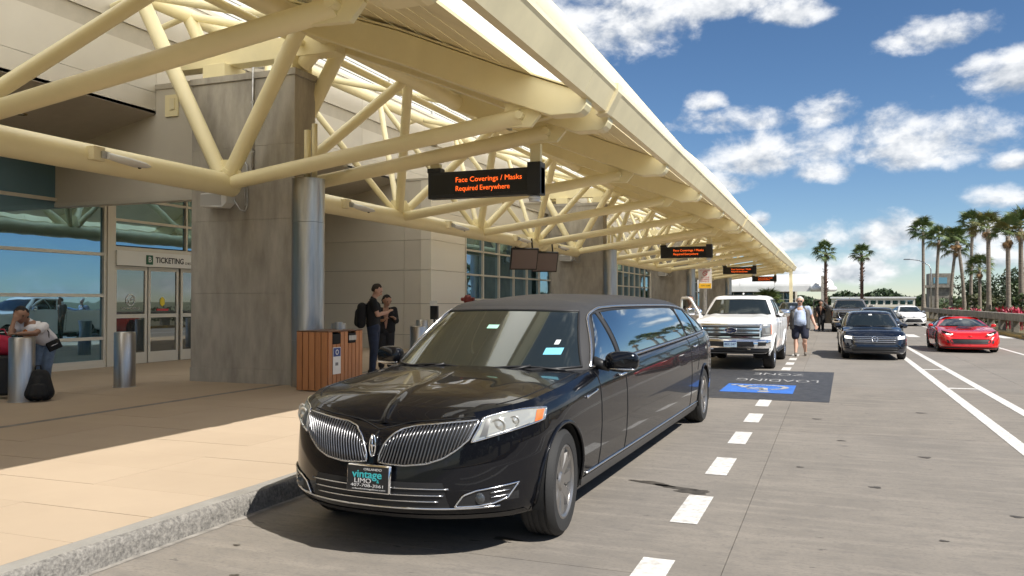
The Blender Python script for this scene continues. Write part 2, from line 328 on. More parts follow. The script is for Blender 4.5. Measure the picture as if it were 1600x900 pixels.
text('lettering', 'LOADING', 0.75, faded, LZ, Matrix.Translation((.45, .55, .009)) @ rot180, 0, width=1.6)
text('lettering', 'ZONE', 0.75, faded, LZ, Matrix.Translation((.40, 2.05, .009)) @ rot180, 0, width=1.05)
wc = MB()      # wheelchair figure: head, back, seat, leg, wheel arc; upside down to us
def wl(pts, w=.075):
    for (a, b), (c, d) in zip(pts[:-1], pts[1:]):
        t = Vector((c - a, d - b)); nn = Vector((-t.y, t.x)).normalized() * w
        wc.add([(a + nn.x, b + nn.y, .012), (a - nn.x, b - nn.y, .012), (c - nn.x, d - nn.y, .012), (c + nn.x, d + nn.y, .012)], [(0, 1, 2, 3)])
q = lambda u, v: (.24 - u * .85, -1.25 - v * .85)
wl([q(-.12, .42), q(-.08, -.1), q(.3, -.12), q(.48, -.62), q(.66, -.58)]); wl([q(-.1, .18), q(.25, .18)], .06)
wl([q(-.08 + .46 * math.cos(a), -.28 + .46 * math.sin(a)) for a in np.linspace(R(110), R(340), 14)], .06)
wc.add([(*q(-.13 + .13 * math.cos(a), .66 + .13 * math.sin(a)), .012) for a in np.linspace(0, 2 * math.pi, 14)[:-1]], [tuple(range(13))])
lz('wheelchair_symbol', wc, faded)
# ---- sidewalk and kerb
kerb_m = M('kerb_concrete', (0.30, 0.288, 0.263), 0.9, var=0.25, vs=2.5, bump=0.5, bs=40, c2=(0.22, 0.21, 0.19))
kerb_rough = M('worn_kerb_face', (0.27, 0.255, 0.23), 0.95, var=0.35, vs=38, bump=0.8, bs=70, c2=(0.10, 0.095, 0.088))
def kerb_mesh():
    mb = MB(); ys = np.arange(-6, 100, .12); rr = np.random.default_rng(3); P = []
    for k, y in enumerate(ys):
        j = rr.normal(0, .004, 6); big = .012 * math.sin(y * 1.7) * math.sin(y * .6 + 1)
        P.append([(-4.325, y, -.04), (-4.325, y, .151), (-4.19 + j[0] * .6, y, .153), (-4.168 + j[1], y, .142 + j[2]), (-4.155 + j[3] + big * .3, y, .10 + j[4]), (-4.15 + j[5] * .5, y, .05), (-4.14, y, -.04)])
    return P
KP = np.array(kerb_mesh())
kerb = struct(MB().grid(KP[:, :3]).build('kerb', kerb_m, None, 40))
MB().grid(KP[:, 2:]).build('kerb_face', kerb_rough, kerb, 60)
gut_m = M('gutter_edge_pale', (0.33, 0.308, 0.277), 0.9, var=0.25, vs=8)
mb = MB(); ys = np.arange(-6, 60, .15); rr = np.random.default_rng(5); w_ = np.cumsum(rr.normal(0, .006, len(ys))); w_ = w_ - np.convolve(w_, np.ones(15) / 15, 'same')
mb.grid([[(-4.145, y, .0045), (-4.105 + w_[k] * 1.6, y, .0035)] for k, y in enumerate(ys)]); mb.build('gutter_edge', gut_m, kerb)
side_m = M('tan_paving', (0.435, 0.345, 0.252), 0.8, var=0.16, vs=1.1, bump=0.12, bs=150, rand=0.35, c2=(0.39, 0.307, 0.222))
side_far = side_m
walk = struct(MB().box(-15.6, -4.326, -8, 100, -0.05, 0.138).build('sidewalk', M('paving_joint', (0.30, 0.22, 0.145), 0.95)))
XW = [-4.328, -5.55, -6.77, -7.95, -9.02]
pm = {}
for i in range(4):
    for j in range(-8, 40):
        k = (i,)
        if k not in pm: pm[k] = MB().box(XW[i + 1] + .0022, XW[i] - .0022, 0.0022, .6278, .10, .150).mesh('paving_slab', side_m)
        o = put('paving_slab', pm[k], walk); o.location = (0, 3.77 + .63 * j + (0.0 if i % 2 == 0 else 0.0), 0.0007 * ((i * 7 + j * 5) % 3))
band_m = M('grey_expansion_band', (0.25, 0.235, 0.22), 0.85, var=.2, vs=5)
MB().box(-9.15, -9.03, -8, 100, .10, .1505).build('expansion_band', band_m, walk)
for i in range(2):
    for j in range(-3, 32):
        x1 = -9.155 if i == 0 else -12.2; x0 = -12.195 if i == 0 else -15.55
        o = MB().box(x0, x1, .004, 3.05, .10, .150).build('paving_slab', side_m, walk); o.location = (0, .72 + j * 3.06, 0)
MB().box(-9.02, -4.33, 3.77 + .63 * 40, 100, .10, .150).build('paving_slab', side_m, walk)
MB().box(-9.02, -4.33, -8, 3.77 - .63 * 8 - .003, .10, .150).build('paving_slab', side_m, walk)
# ================================================================ PIERS
PER = 21.2; PIERS = [12.23 + PER * k for k in range(-1, 4)]
pnames = ['grey concrete pier behind the viewer, nearest of all', 'large grey concrete pier with a loudspeaker beside the ticketing doors', 'concrete pier behind the limousine roof, with a small loudspeaker', 'third concrete pier along the canopy, behind the yellow kerbside sign', 'farthest concrete pier, at the end of the canopy']
for k, py in enumerate(PIERS):
    t = thing('concrete_pier', pnames[k], 'pier', (-9.985, py + .31, .15), 0, 'concrete piers carrying the canopy')
    zs = [.0, .26, 1.62, 2.95, 4.28, 5.5, 5.62]
    for a, b in zip(zs[:-1], zs[1:]):
        e = .012 if (a, b) in ((.0, .26),) else (.03 if b == 5.62 else 0.0)
        MB().box(-1.145 - e, 1.145 + e, -.31 - e, .31 + e, a + (.0015 if a else -.02), b - .0015).build('concrete_lift', pier_m, t, bevel=.005)
    MB().box(-1.13, 1.13, -.295, .295, 0, 5.6).build('core', pier_m, t)
    if k >= 1:
        s = thing('steel_column', ['', 'tall brushed steel downpipe cover at the corner of the loudspeaker pier', 'brushed steel downpipe cover behind the limousine roof', 'slim steel downpipe cover beside the yellow kerbside sign', 'farthest steel downpipe cover under the canopy end'][k], 'column', (-8.56, py + .02, .15), 0, 'steel downpipe covers on the piers')
        for a, b in ((0.0, .8), (.805, 2.85), (2.855, 3.62)): MB().lathe([(.285, a), (.285, b)], 28, caps=True).build('steel_shell', steel, s, 40)
        MB().cyl((-.06, .05, 3.6), (-.06, .05, 4.5), .06).build('downpipe', cream, s, True); MB().cyl((.09, .05, 3.6), (.09, .05, 4.6), .05).build('downpipe', cream, s, True)
# ================================================================ CANOPY
CAN = thing('canopy', 'long cream steel truss canopy with white membrane roof over the kerbside', 'canopy', (-6.0, 10, 4.4))
CAN_INV = Matrix.Translation(CAN.location).inverted()
def cpart(name, mb, mat=cream, smooth=False, bevel=0):
    o = mb.build(name, mat, CAN, smooth, bevel); o.matrix_parent_inverse = CAN_INV; return o
BX, BZ = -9.9, 3.68; T1 = (-8.3, 6.36); T2 = (-11.9, 7.3); YEND = 84.0; YST = -9.5
def nodes_():
    out = []
    for py in PIERS:
        out += [(py - .53, 1), (py + .72, 1)] + [(py + .72 + 4.98 * i, 0) for i in (1, 2, 3)]
    return [n for n in out if n[0] < YEND + .5]
ND = nodes_()
for k in range(len(PIERS)):
    a = PIERS[k] + .68; b = min(PIERS[k] + PER - .35, YEND)
    a0 = a - .05
    if b - a0 > 2: cpart('bottom_chord', MB().tube([(BX, a0, BZ), (BX, b, BZ)], .20, 20), smooth=40)
cpart('bottom_chord', MB().tube([(BX, YST, BZ), (BX, PIERS[0] - .3, BZ)], .20, 20), smooth=40) if YST < PIERS[0] - 2 else None
for (X, Z), r in ((T1, .19), (T2, .15)): cpart('top_chord', MB().tube([(X, YST, Z), (X, YEND, Z)], r, 18), smooth=40)
cpart('top_rail', MB().tube([(T1[0] - .5, YST, T1[1] - .12), (T1[0] - .5, YEND, T1[1] - .12)], .07, 10), smooth=40)
def mem(p0, p1, r, name='truss_diagonal'): cpart(name, MB().tube([p0, p1], r, 12), smooth=40)
for y, isp in ND:
    b = (BX, y, BZ)
    if isp:
        mem(b, (T1[0], y, T1[1]), .135); mem(b, (T2[0], y, T2[1]), .135)
        yy = y + (2.5 if (y - PIERS[0]) % PER < 2 else -2.5)
    for d in ((-2.49, 2.49) if not isp else ((2.49,) if ((y - PIERS[0]) % PER) < 2 else ())):
        mem(b, (T1[0], y + d, T1[1]), .105); mem(b, (T2[0], y + d, T2[1]), .075)
    # outrigger strut with pin joint
    cpart('outrigger_strut', MB().tube([(BX + .1, y, BZ + .02), (-4.35, y, 4.42)], .115 if not isp else .125, 14), smooth=40)
    cpart('pin_plate', MB().prism([(-4.62, 4.27), (-4.2, 4.25), (-4.05, 4.42), (-4.15, 4.66), (-4.62, 4.62)], y - .035, y + .035).cyl((-4.35, y - .16, 4.42), (-4.35, y + .16, 4.42), .06, n=10))
    # rib: deep tapered box with rounded nose
    prof = [(T1[0] - .35, T1[1] + .36), (-6.4, 5.93), (-4.6, 5.16), (-3.50, 4.73)]
    top = prof; bot = [(-3.85, 4.37), (-4.7, 4.70), (-6.4, 5.42), (T1[0] - .2, T1[1] - .12)]
    nose = [(-3.48 + .185 * math.cos(a), 4.545 + .185 * math.sin(a)) for a in np.linspace(R(75), R(-110), 9)]
    cpart('rib', MB().prism(top + nose + bot, y - .15, y + .15), bevel=.012)
    cpart('rib_flange', MB().prism([(x, z + .012) for x, z in top] + [(-3.42, 4.735), (-3.42, 4.76)] + [(x, z + .04) for x, z in reversed(top)], y - .21, y + .21))
    for (q0, q1, r_) in (((BX, y, BZ), (T1[0], y, T1[1]), .16), ((BX, y, BZ), (T2[0], y, T2[1]), .16)) if isp else ():
        a_ = Vector(q0); d_ = (Vector(q1) - a_).normalized(); cpart('weld_collar', MB().tube([a_ + d_ * .20, a_ + d_ * .27], r_ * .93, 14), smooth=40)
    cpart('gusset_plate', MB().prism([(BX - .32, BZ + .16), (BX + .36, BZ + .14), (BX + .20, BZ + .42), (BX - .2, BZ + .44)], y - .018, y + .018))
    if isp and (y - PIERS[0]) % PER < 2:
        cpart('sprinkler_pipe', MB().tube([(BX + 1.0, y - .2, BZ + .34), (-4.3, y - .2, 4.62), (-3.75, y - .2, 4.78)], .038, 8), cream_lt, True)
        for x_ in (-8.2, -6.4, -5.0): cpart('pipe_clip', MB().box(x_ - .03, x_ + .03, y - .26, y - .05, np.interp(x_, [BX + 1, -4.3], [BZ + .30, 4.58]), np.interp(x_, [BX + 1, -4.3], [BZ + .38, 4.66])), galv)
    # cross tubes between the top chords
    mem((T1[0], y, T1[1]), (T2[0], y, T2[1]), .08, 'cross_tube')
    mem((T2[0], y, T2[1]), (-12.55, y, 7.15), .06, 'wall_tie')
for k, py in enumerate(PIERS):
    c = py + .31
    cpart('bearing_beam', MB().box(-11.9, -8.1, c - .16, c + .16, 6.02, 6.40), bevel=.01)
    cpart('bearing_block', MB().box(-9.3, -8.9, c - .3, c + .3, 5.775, 6.03), bevel=.01); cpart('bearing_block', MB().box(-10.9, -10.4, c - .3, c + .3, 5.775, 6.03), bevel=.01)
    cpart('bearing_stub', MB().tube([(-8.9, c, 5.9), (T1[0], c, T1[1] + .1)], .15, 14), smooth=40)
# deck boards between ribs, following the slope of the ribs
def deck_z(x): return np.interp(x, [-8.7, -6.4, -4.6, -3.6], [6.80, 6.0, 5.16, 4.74]) + .03
ribs = sorted(y for y, _ in ND); ribs = [YST] + [y for y in ribs if y > YST + .3]
db_m = [cream_lt, cream]
for a, b in zip(ribs[:-1], ribs[1:]):
    xs = np.linspace(-8.62, -3.60, 11)
    if 6 < a < 8: xs = np.linspace(-8.62, -4.12, 10)
    for x0, x1 in zip(xs[:-1], xs[1:]):
        z0, z1 = deck_z(x0), deck_z(x1); g = .008
        mb = MB().add([(x0 + g, a, z0), (x1 - g, a, z1), (x1 - g, b, z1), (x0 + g, b, z0), (x0 + g, a, z0 + .05), (x1 - g, a, z1 + .05), (x1 - g, b, z1 + .05), (x0 + g, b, z0 + .05)],
                      [(0, 3, 2, 1), (4, 5, 6, 7), (0, 1, 5, 4), (1, 2, 6, 5), (2, 3, 7, 6), (3, 0, 4, 7)]); cpart('deck_board', mb, cream_lt)
# gutter: channel along the eave
gp = [(-3.37, 4.58), (-3.37, 4.635), (-3.29, 4.655), (-3.17, 4.89), (-3.18, 4.97), (-3.08, 4.97), (-3.08, 4.91), (-3.11, 4.87), (-3.25, 4.58)]
yy = np.linspace(YST, YEND, 10)
for a, b in zip(yy[:-1], yy[1:]): cpart('gutter', MB().prism(gp, a + .004, b - .004), cream_lt)
for y in (12.6, 33.8, 55.0, 76.2, -8.6): cpart('gutter_strap', MB().prism([(-3.42, 4.54), (-3.23, 4.54), (-3.045, 4.87), (-3.045, 5.01), (-3.13, 5.01), (-3.13, 4.92), (-3.30, 4.64), (-3.42, 4.64)], y - .13, y + .13), cream_lt, bevel=.01)
# white membrane: swells over each pier, creases at mid bay
def mem_z(x, y):
    ph = ((y - 14.4 + PER / 2) % PER) - PER / 2; b = abs(math.cos(math.pi * ph / PER)) ** .55
    base = np.interp(x, [-14.2, -12.0, -8.0, -6.0, -4.4, -3.6, -3.3, -3.13], [10.0, 9.7, 8.9, 7.75, 6.38, 5.54, 5.19, 4.96])
    return base + .42 * b * np.interp(x, [-14.2, -8, -4.4, -3.6, -3.13], [1.2, 1.2, .85, .45, 0.0])
ysr = np.linspace(YST, YEND + .4, 190); xsr = [-14.2, -13, -12, -11, -10, -9, -8, -7.2, -6.5, -5.8, -5.2, -4.7, -4.4, -4.1, -3.8, -3.6, -3.4, -3.25, -3.13]
cpart('roof_membrane', MB().grid([[(x, y, float(mem_z(x, y))) for x in xsr] for y in ysr]), fabric_white, 70)
cpart('membrane_edge', MB().grid([[(-3.125, y, 4.955), (-3.115, y, 4.985), (-3.14, y, 5.01)] for y in ysr]), fabric_white)
# end of the canopy
cpart('end_post', MB().box(-3.75, -3.45, YEND - .6, YEND - .3, 0.0, 4.6), cream_lt)
# ================================================================ TERMINAL BUILDING
BLD = thing('terminal_building', 'long beige panelled airport terminal with glazed ground floor behind the canopy', 'building', (-13, 10, .15))
BINV = Matrix.Translation(BLD.location).inverted()
def bp(name, mb, mat, parent=BLD, bevel=0.0, smooth=False):
    o = mb.build(name, mat, parent, smooth, bevel)
    if parent is BLD: o.matrix_parent_inverse = BINV
    return o
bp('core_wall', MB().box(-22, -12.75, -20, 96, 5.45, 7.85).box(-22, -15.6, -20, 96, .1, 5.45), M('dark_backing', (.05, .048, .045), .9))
UX = -12.6
rows = [(5.38, 5.80), (5.808, 6.63), (6.98, 7.86)]
L0 = 3.9
for k in range(-7, 26):
    y0 = 12.84 + k * L0 - 3 * 0
    for z0, z1 in rows: bp('wall_panel', MB().box(UX - .12, UX, y0 + .006, y0 + L0 - .006, z0, z1), panel_m)
    bp('ledge_strip', MB().box(UX - .12, UX - .035, y0 + .004, y0 + L0 - .004, 6.638, 6.972), soffit_m)
bp('parapet_coping', MB().box(UX - .3, UX + .03, -20, 96, 7.862, 7.95), alu)
# pale upper storey set back, with railing
bp('upper_storey', MB().box(-24, -17.5, -20, 96, 7.9, 13.2), M('white_upper_wall', (.72, .70, .66), .6))
for k in range(36):
    y0 = -10 + k * 3.0; bp('railing_post', MB().box(-13.1, -13.02, y0, y0 + .08, 7.94, 9.05), white_m)
for z in (8.3, 8.65, 9.0): bp('railing_rail', MB().box(-13.085, -13.035, -12, 96, z, z + .05), white_m)
# sloping soffit over the entrance recess
def soffit(a, b):
    bp('soffit', MB().add([(UX, a, 5.375), (UX, b, 5.375), (-15.6, b, 4.72), (-15.6, a, 4.72), (UX, a, 5.44), (UX, b, 5.44), (-15.6, b, 4.8), (-15.6, a, 4.8)], [(0, 1, 2, 3), (7, 6, 5, 4), (0, 4, 5, 1), (1, 5, 6, 2), (2, 6, 7, 3), (3, 7, 4, 0)]), soffit_m)
soffit(-20, 12.84); soffit(13.06, 22.8)
for k in range(1, 4): soffit(35 + PER * (k - 1), 22.8 + PER * k)
for x, y in ((-13.9, 10.9), (-13.9, 7.2), (-13.9, 17.5)):
    z = 5.375 - (UX - x) * (.655 / 3.0); l = thing('recessed_downlight', {10.9: 'small round brass downlight in the dark soffit above the left glazing', 7.2: 'round downlight in the soffit, left of the brass one, out at the edge', 17.5: 'round downlight in the soffit behind the big concrete pier'}[y], 'light', (x, y, z - .012), 0, 'soffit downlights')
    MB().lathe([(.06, -.004), (.11, -.012), (.115, .0), (.06, .0)], 20, closed if False else (0, 0, 0)).build('trim_ring', M('brass_trim', (.75, .62, .35), .25, metal=1), l, True); MB().lathe([(0.001, .004), (.07, .004)], 16).build('lamp_lens', white_m, l)
for k, py in enumerate(PIERS):
    if k == 0: continue
    bp('bulkhead', MB().box(-15.6, -11.13, py + .61, py + .82, 3.70, 5.40).box(-12.6, -11.13, py + .612, py + .818, 5.40, 5.86), soffit_m if False else panel_m)
    bp('bulkhead_cap', MB().box(-12.65, -11.1, py + .58, py + .85, 5.86, 5.96), soffit_m); bp('bulkhead_trim', MB().box(-15.6, -11.14, py + .59, py + .84, 3.62, 3.70), alu)
# glazed ground floor in the recess
def pane(x, y0, y1, z0, z1, mat, par=BLD): return bp('glass_pane', MB().box(x - .02, x, y0, y1, z0, z1), mat, par)
GX = -15.3; zr = [.28, .80, 1.76, 2.69, 3.78, 4.80]
def glazing(ya, yb, step):
    n = max(1, round((yb - ya) / step)); ys = np.linspace(ya, yb, n + 1)
    for a, b in zip(ys[:-1], ys[1:]):
        for z0, z1 in zip(zr[:-1], zr[1:]): pane(GX - .03, a + .03, b - .03, z0 + .03, z1 - .03, bglass)
    for y in ys: bp('mullion', MB().box(GX - .08, GX + .03, y - .035, y + .035, .15, 4.86), alu)
    for z in zr: bp('transom', MB().box(GX - .075, GX + .022, ya + .03, yb - .03, z - .035, z + .035), alu)
    bp('sill', MB().box(GX - .08, GX + .05, ya, yb, .14, .25), alu)
glazing(-14, 14.1, 2.81); glazing(17.9, 22.7, 1.6)
for k in range(1, 4): glazing(35.2 + PER * (k - 1), 22.7 + PER * k, 2.2)
# ticketing entrance
bp('entrance_post', MB().box(GX - .1, GX + .06, 14.14, 14.36, .15, 4.86), alu)
bp('entrance_post', MB().box(GX - .1, GX + .06, 17.62, 17.86, .15, 4.86), alu)
bp('entrance_header', MB().box(GX - .1, GX + .10, 14.36, 17.62, 2.46, 2.80), M('white_header', (.72, .71, .67), .5))
bp('transom', MB().box(GX - .08, GX + .03, 14.36, 17.62, 2.801, 2.90), alu)
for a, b in ((14.36, 16.6), (16.66, 17.62)):
    for z0, z1 in ((2.93, 3.48), (3.54, 4.0), (4.05, 4.8)): pane(GX - .03, a + .02, b - .02, z0, z1, bglass)
for z in (3.51, 4.02): bp('transom', MB().box(GX - .08, GX + .02, 14.36, 17.62, z - .03, z + .03), alu)
bp('mullion', MB().box(GX - .08, GX + .025, 16.6, 16.66, 2.9, 4.86), alu)
def door(y0, y1, mat=white_m):
    d = bp('door', MB().box(GX - .06, GX, y0, y0 + .07, .16, 2.45).box(GX - .06, GX, y1 - .07, y1, .16, 2.45).box(GX - .06, GX, y0 + .07, y1 - .07, .16, .42).box(GX - .06, GX, y0 + .07, y1 - .07, 2.36, 2.45).box(GX - .06, GX, y0 + .07, y1 - .07, 1.24, 1.33), alu)
    for z0, z1 in ((.42, 1.24), (1.33, 2.36)): bp('glass_pane', MB().box(GX - .045, GX - .025, y0 + .07, y1 - .07, z0, z1), dglass, d)
    return d
d1 = door(14.38, 15.36); d2 = door(15.40, 16.38); d3 = door(16.46, 17.6)
EY = Matrix(((0, 0, 1, 0), (1, 0, 0, 0), (0, 1, 0, 0), (0, 0, 0, 1)))        # text facing +X
green_m = M('sign_green', (.01, .10, .05), .5); txt_k = M('letter_black', (.015, .015, .015), .6)
def btext(name, s, size, mat, x, y, z, **k):
    o = text(name, s, size, mat, BLD, Matrix.Translation((x, y, z)) @ EY, **k); o.matrix_parent_inverse = BINV; return o
bp('sign_tile', MB().box(GX + .1, GX + .115, 15.22, 15.42, 2.51, 2.73), green_m); btext('lettering', 'B', .19, white_m, GX + .118, 15.32, 2.62)
btext('lettering', 'TICKETING', .19, txt_k, GX + .103, 15.98, 2.62, width=.92, bold=.004); btext('lettering', 'CHECK-IN', .085, txt_k, GX + .103, 16.68, 2.58); btext('lettering', 'CHECK-IN', .19, txt_k, GX + .103, 17.2, 2.62, width=.7, bold=.004)
ns = MB(); ns.lathe([(.115, .0), (.14, .0), (.14, .006), (.115, .006)], 24, (GX - .02, 14.87, 1.66), 'x'); ns.obox((GX - .017, 14.87, 1.66), (.003, .125, .012), Matrix.Rotation(R(45), 3, 'X')); ns.box(GX - .02, GX - .014, 14.79, 14.94, 1.65, 1.675)
bp('no_smoking_decal', ns, M('decal_white', (.6, .62, .6), .6)); btext('lettering', 'NO SMOKING', .085, M('decal_white', (.6, .62, .6), .6), GX - .019, 14.87, 1.46, ext=.001)
bp('hexagon_decal', MB().prism([(15.86 + .085 * math.cos(a), 1.62 + .12 * math.sin(a)) for a in np.linspace(R(30), R(330), 6)], GX - .02, GX - .014, 'x'), M('decal_yellow', (.7, .55, .04), .6)); bp('strip_decal', MB().box(GX - .02, GX - .014, 15.68, 16.06, 1.40, 1.45), M('decal_red', (.5, .04, .05), .6))
# protruding wall blocks with gridded windows
WX = -11.5
for k in range(0, 3):
    o_ = PER * k; Y0 = 22.8 + o_; Y1 = 35.1 + o_
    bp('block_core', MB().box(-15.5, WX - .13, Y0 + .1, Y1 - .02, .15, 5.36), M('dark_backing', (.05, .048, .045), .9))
    zp = [.15, .60, 1.56, 2.60, 3.53, 4.46, 5.37]
    for z0, z1 in zip(zp[:-1], zp[1:]):
        for x0, x1, m in ((-15.4, -12.40, panel_m), (-12.392, -11.80, panel_m)): bp('wall_panel', MB().box(x0, x1 - .004, Y0, Y0 + .1, z0 + .006, z1 - .006), m)
        bp('corner_panel', MB().box(-11.80, WX + .05, Y0 - .03, Y0 + .95, z0 + .006, z1 - .006), panel_lt)
        bp('wall_panel', MB().box(WX - .12, WX, Y0 + .956, Y0 + 2.6, z0 + .006, z1 - .006), panel_lt)
        if z0 >= 3.5: bp('wall_panel', MB().box(WX - .12, WX, Y0 + 2.606, Y1, max(z0, 3.92) + .006, z1 - .006), panel_lt)
    bp('wall_panel', MB().box(WX - .12, WX, Y0 + 2.606, Y1, .15, .80), panel_lt); bp('wall_panel', MB().box(WX - .12, WX, Y1 - .55, Y1, .81, 3.91), panel_lt)
    bp('block_top', MB().box(-15.5, WX + .05, Y0 - .03, Y1, 5.371, 5.44), soffit_m)
    ys = np.linspace(Y0 + 2.66, Y1 - .56, 7); zw = [.85, 1.70, 2.55, 3.38, 3.88]
    for a, b in zip(ys[:-1], ys[1:]):
        for z0, z1 in zip(zw[:-1], zw[1:]): pane(WX - .06, a + .03, b - .03, z0 + .03, z1 - .03, bglass)
    for y in ys: bp('mullion', MB().box(WX - .1, WX + .02, y - .035, y + .035, .81, 3.91), alu)
    for z in zw: bp('transom', MB().box(WX - .095, WX + .012, ys[0] + .03, ys[-1] - .03, z - .03, z + .03), alu)
# ================================================================ VEHICLES
def spline(K, n):
    """Catmull-Rom through rows of K (last axis = coords), chord-length parameter from the first two columns; n samples"""
    K = np.asarray(K, float); d = np.r_[0, np.cumsum(np.sqrt(((K[1:, :2] - K[:-1, :2]) ** 2).sum(1)) ** .75)]; T = d / d[-1]
    m = np.zeros_like(K); h = np.diff(T)[:, None]; dl = np.diff(K, axis=0) / h
    m[1:-1] = (dl[:-1] * h[1:] + dl[1:] * h[:-1]) / (h[1:] + h[:-1]); m[0] = dl[0]; m[-1] = dl[-1]
    # limit overshoot
    for c in range(K.shape[1]):
        for i in range(1, len(K) - 1):
            if dl[i - 1, c] * dl[i, c] <= 0: m[i, c] = 0
            else:
                lim = 2.5 * min(abs(dl[i - 1, c]), abs(dl[i, c])); m[i, c] = max(-lim, min(lim, m[i, c]))
    return K, T, m, n
def sp_eval(S, t):
    K, T, m, _ = S; t = np.asarray(t); i = np.clip(np.searchsorted(T, t, side='right') - 1, 0, len(T) - 2); h = (T[i + 1] - T[i]); u = ((t - T[i]) / h)[:, None]; h = h[:, None]
    return (2 * u ** 3 - 3 * u ** 2 + 1) * K[i] + (u ** 3 - 2 * u ** 2 + u) * h * m[i] + (-2 * u ** 3 + 3 * u ** 2) * K[i + 1] + (u ** 3 - u ** 2) * h * m[i + 1]
class Ring:
    """half outline from front centre round the +x side to rear centre, swept upward"""
    def __init__(s, keys, prof_f, prof_s, prof_r, n=170):
        S = spline(keys, n); t = np.linspace(0, 1, n); A = sp_eval(S, t); s.x, s.y, s.zb, s.zt = A.T; s.x[0] = s.x[-1] = 0
        tx = np.gradient(s.x); ty = np.gradient(s.y); l = np.hypot(tx, ty); s.nx, s.ny = ty / l, -tx / l; s.nx[0] = s.nx[-1] = 0
        s.pf, s.ps, s.pr = [np.array(p, float) for p in (prof_f, prof_s, prof_r)]; s.n = n
    def inset(s, r):
        g = lambda p: np.interp(r, p[:, 0], p[:, 1]); wf = np.clip(-s.ny, 0, 1) ** 1.3; wr = np.clip(s.ny, 0, 1) ** 1.3; ws = np.clip(1 - wf - wr, 0, 1)
        return g(s.pf) * wf + g(s.ps) * ws + g(s.pr) * wr
    def row(s, r, off=0.0):
        d = s.inset(r); return np.stack([np.maximum(s.x - s.nx * (d - off), 0), s.y - s.ny * (d - off), s.zb + (s.zt - s.zb) * r], 1)
    def at(s, z, off=0.0):
        """whole outline cut at height z"""
        r = np.clip((z - s.zb) / (s.zt - s.zb), 0, 1); g = lambda p: np.interp(r, p[:, 0], p[:, 1]); wf = np.clip(-s.ny, 0, 1) ** 1.3; wr = np.clip(s.ny, 0, 1) ** 1.3; ws = np.clip(1 - wf - wr, 0, 1)
        d = g(s.pf) * wf + g(s.ps) * ws + g(s.pr) * wr; return s.x - s.nx * (d - off), s.y - s.ny * (d - off)
    def side(s, y, z, off=0.0):
        x, yy = s.at(z, off); k = np.where((s.nx > .25))[0]; return (float(np.interp(y, yy[k], x[k])), y, z)
    def front(s, x, z, off=0.0):
        xx, yy = s.at(z, off); k = np.where((s.ny < -.12))[0]; xs = np.maximum.accumulate(xx[k]); y = float(np.interp(abs(x), xs, yy[k])); return (x, y, z)
class Cabin(Ring):
    """glasshouse: two outlines with the same number of keys, blended upward"""
    def __init__(s, lo, hi, bulge=0.03, n=150):
        t = np.linspace(0, 1, n); s.A = sp_eval(spline(lo, n), t); s.B = sp_eval(spline(hi, n), t); s.n = n; s.b = bulge
        for Q in (s.A, s.B): Q[0, 0] = Q[-1, 0] = 0
        tx = np.gradient(s.A[:, 0]); ty = np.gradient(s.A[:, 1]); l = np.hypot(tx, ty); s.nx, s.ny = ty / l, -tx / l
    def row(s, r, off=0.0):
        P = s.A * (1 - r) + s.B * r; k = 4 * r * (1 - r) * s.b + off; P = P.copy(); P[:, 0] = np.maximum(P[:, 0] + s.nx * k, 0); P[:, 1] += s.ny * k; return P
    def at(s, z, off=0.0):
        r = np.clip((z - s.A[:, 2]) / (s.B[:, 2] - s.A[:, 2]), 0, 1)[:, None]; P = s.A * (1 - r) + s.B * r; k = 4 * r[:, 0] * (1 - r[:, 0]) * s.b + off
        return np.maximum(P[:, 0] + s.nx * k, 0), P[:, 1] + s.ny * k
    def front(s, x, z, off=0.0):
        xx, yy = s.at(z, off); k = np.where((s.ny < -.30))[0]; xs = np.maximum.accumulate(xx[k]); return (x, float(np.interp(abs(x), xs, yy[k])), z)
def mirror(P): Q = np.array(P, float); Q[..., 0] *= -1; return Q
def resample(poly, n):
    P = np.asarray(poly, float); d = np.r_[0, np.cumsum(np.sqrt(((P[1:] - P[:-1]) ** 2).sum(1)))]; t = np.linspace(0, d[-1], n)
    return np.stack([np.interp(t, d, P[:, c]) for c in range(P.shape[1])], 1)
def patch(samp, lo, hi, nu=16, nv=8, off=.004, sx=1):
    lo = resample(lo, nu); hi = resample(hi, nu); P = []
    for v in np.linspace(0, 1, nv):
        P.append([samp(*(lo[i] * (1 - v) + hi[i] * v), off) for i in range(nu)])
    P = np.array(P); P[..., 0] *= sx; return P
def path(samp, pts, off=.006, n=30, sx=1):
    P = np.array([samp(a, z, off) for a, z in resample(pts, n)]); P[:, 0] *= sx; return P
def curve_pts(pts, n=24, closed=False):
    """smooth planar curve through (a,z) pts"""
    P = np.array(pts + ([pts[0]] if closed else []), float); k = len(P); out = []
    for i in range(k - 1):
        p0 = P[i - 1] if i else (P[-2] if closed else P[0]); p1, p2 = P[i], P[i + 1]; p3 = P[i + 2] if i + 2 < k else (P[1] if closed else P[-1])
        for u in np.linspace(0, 1, max(3, n // (k - 1)), endpoint=False): out.append(.5 * ((2 * p1) + (p2 - p0) * u + (2 * p0 - 5 * p1 + 4 * p2 - p3) * u * u + (3 * p1 - p0 - 3 * p2 + p3) * u ** 3))
    out.append(P[-1]); return [tuple(p) for p in out]
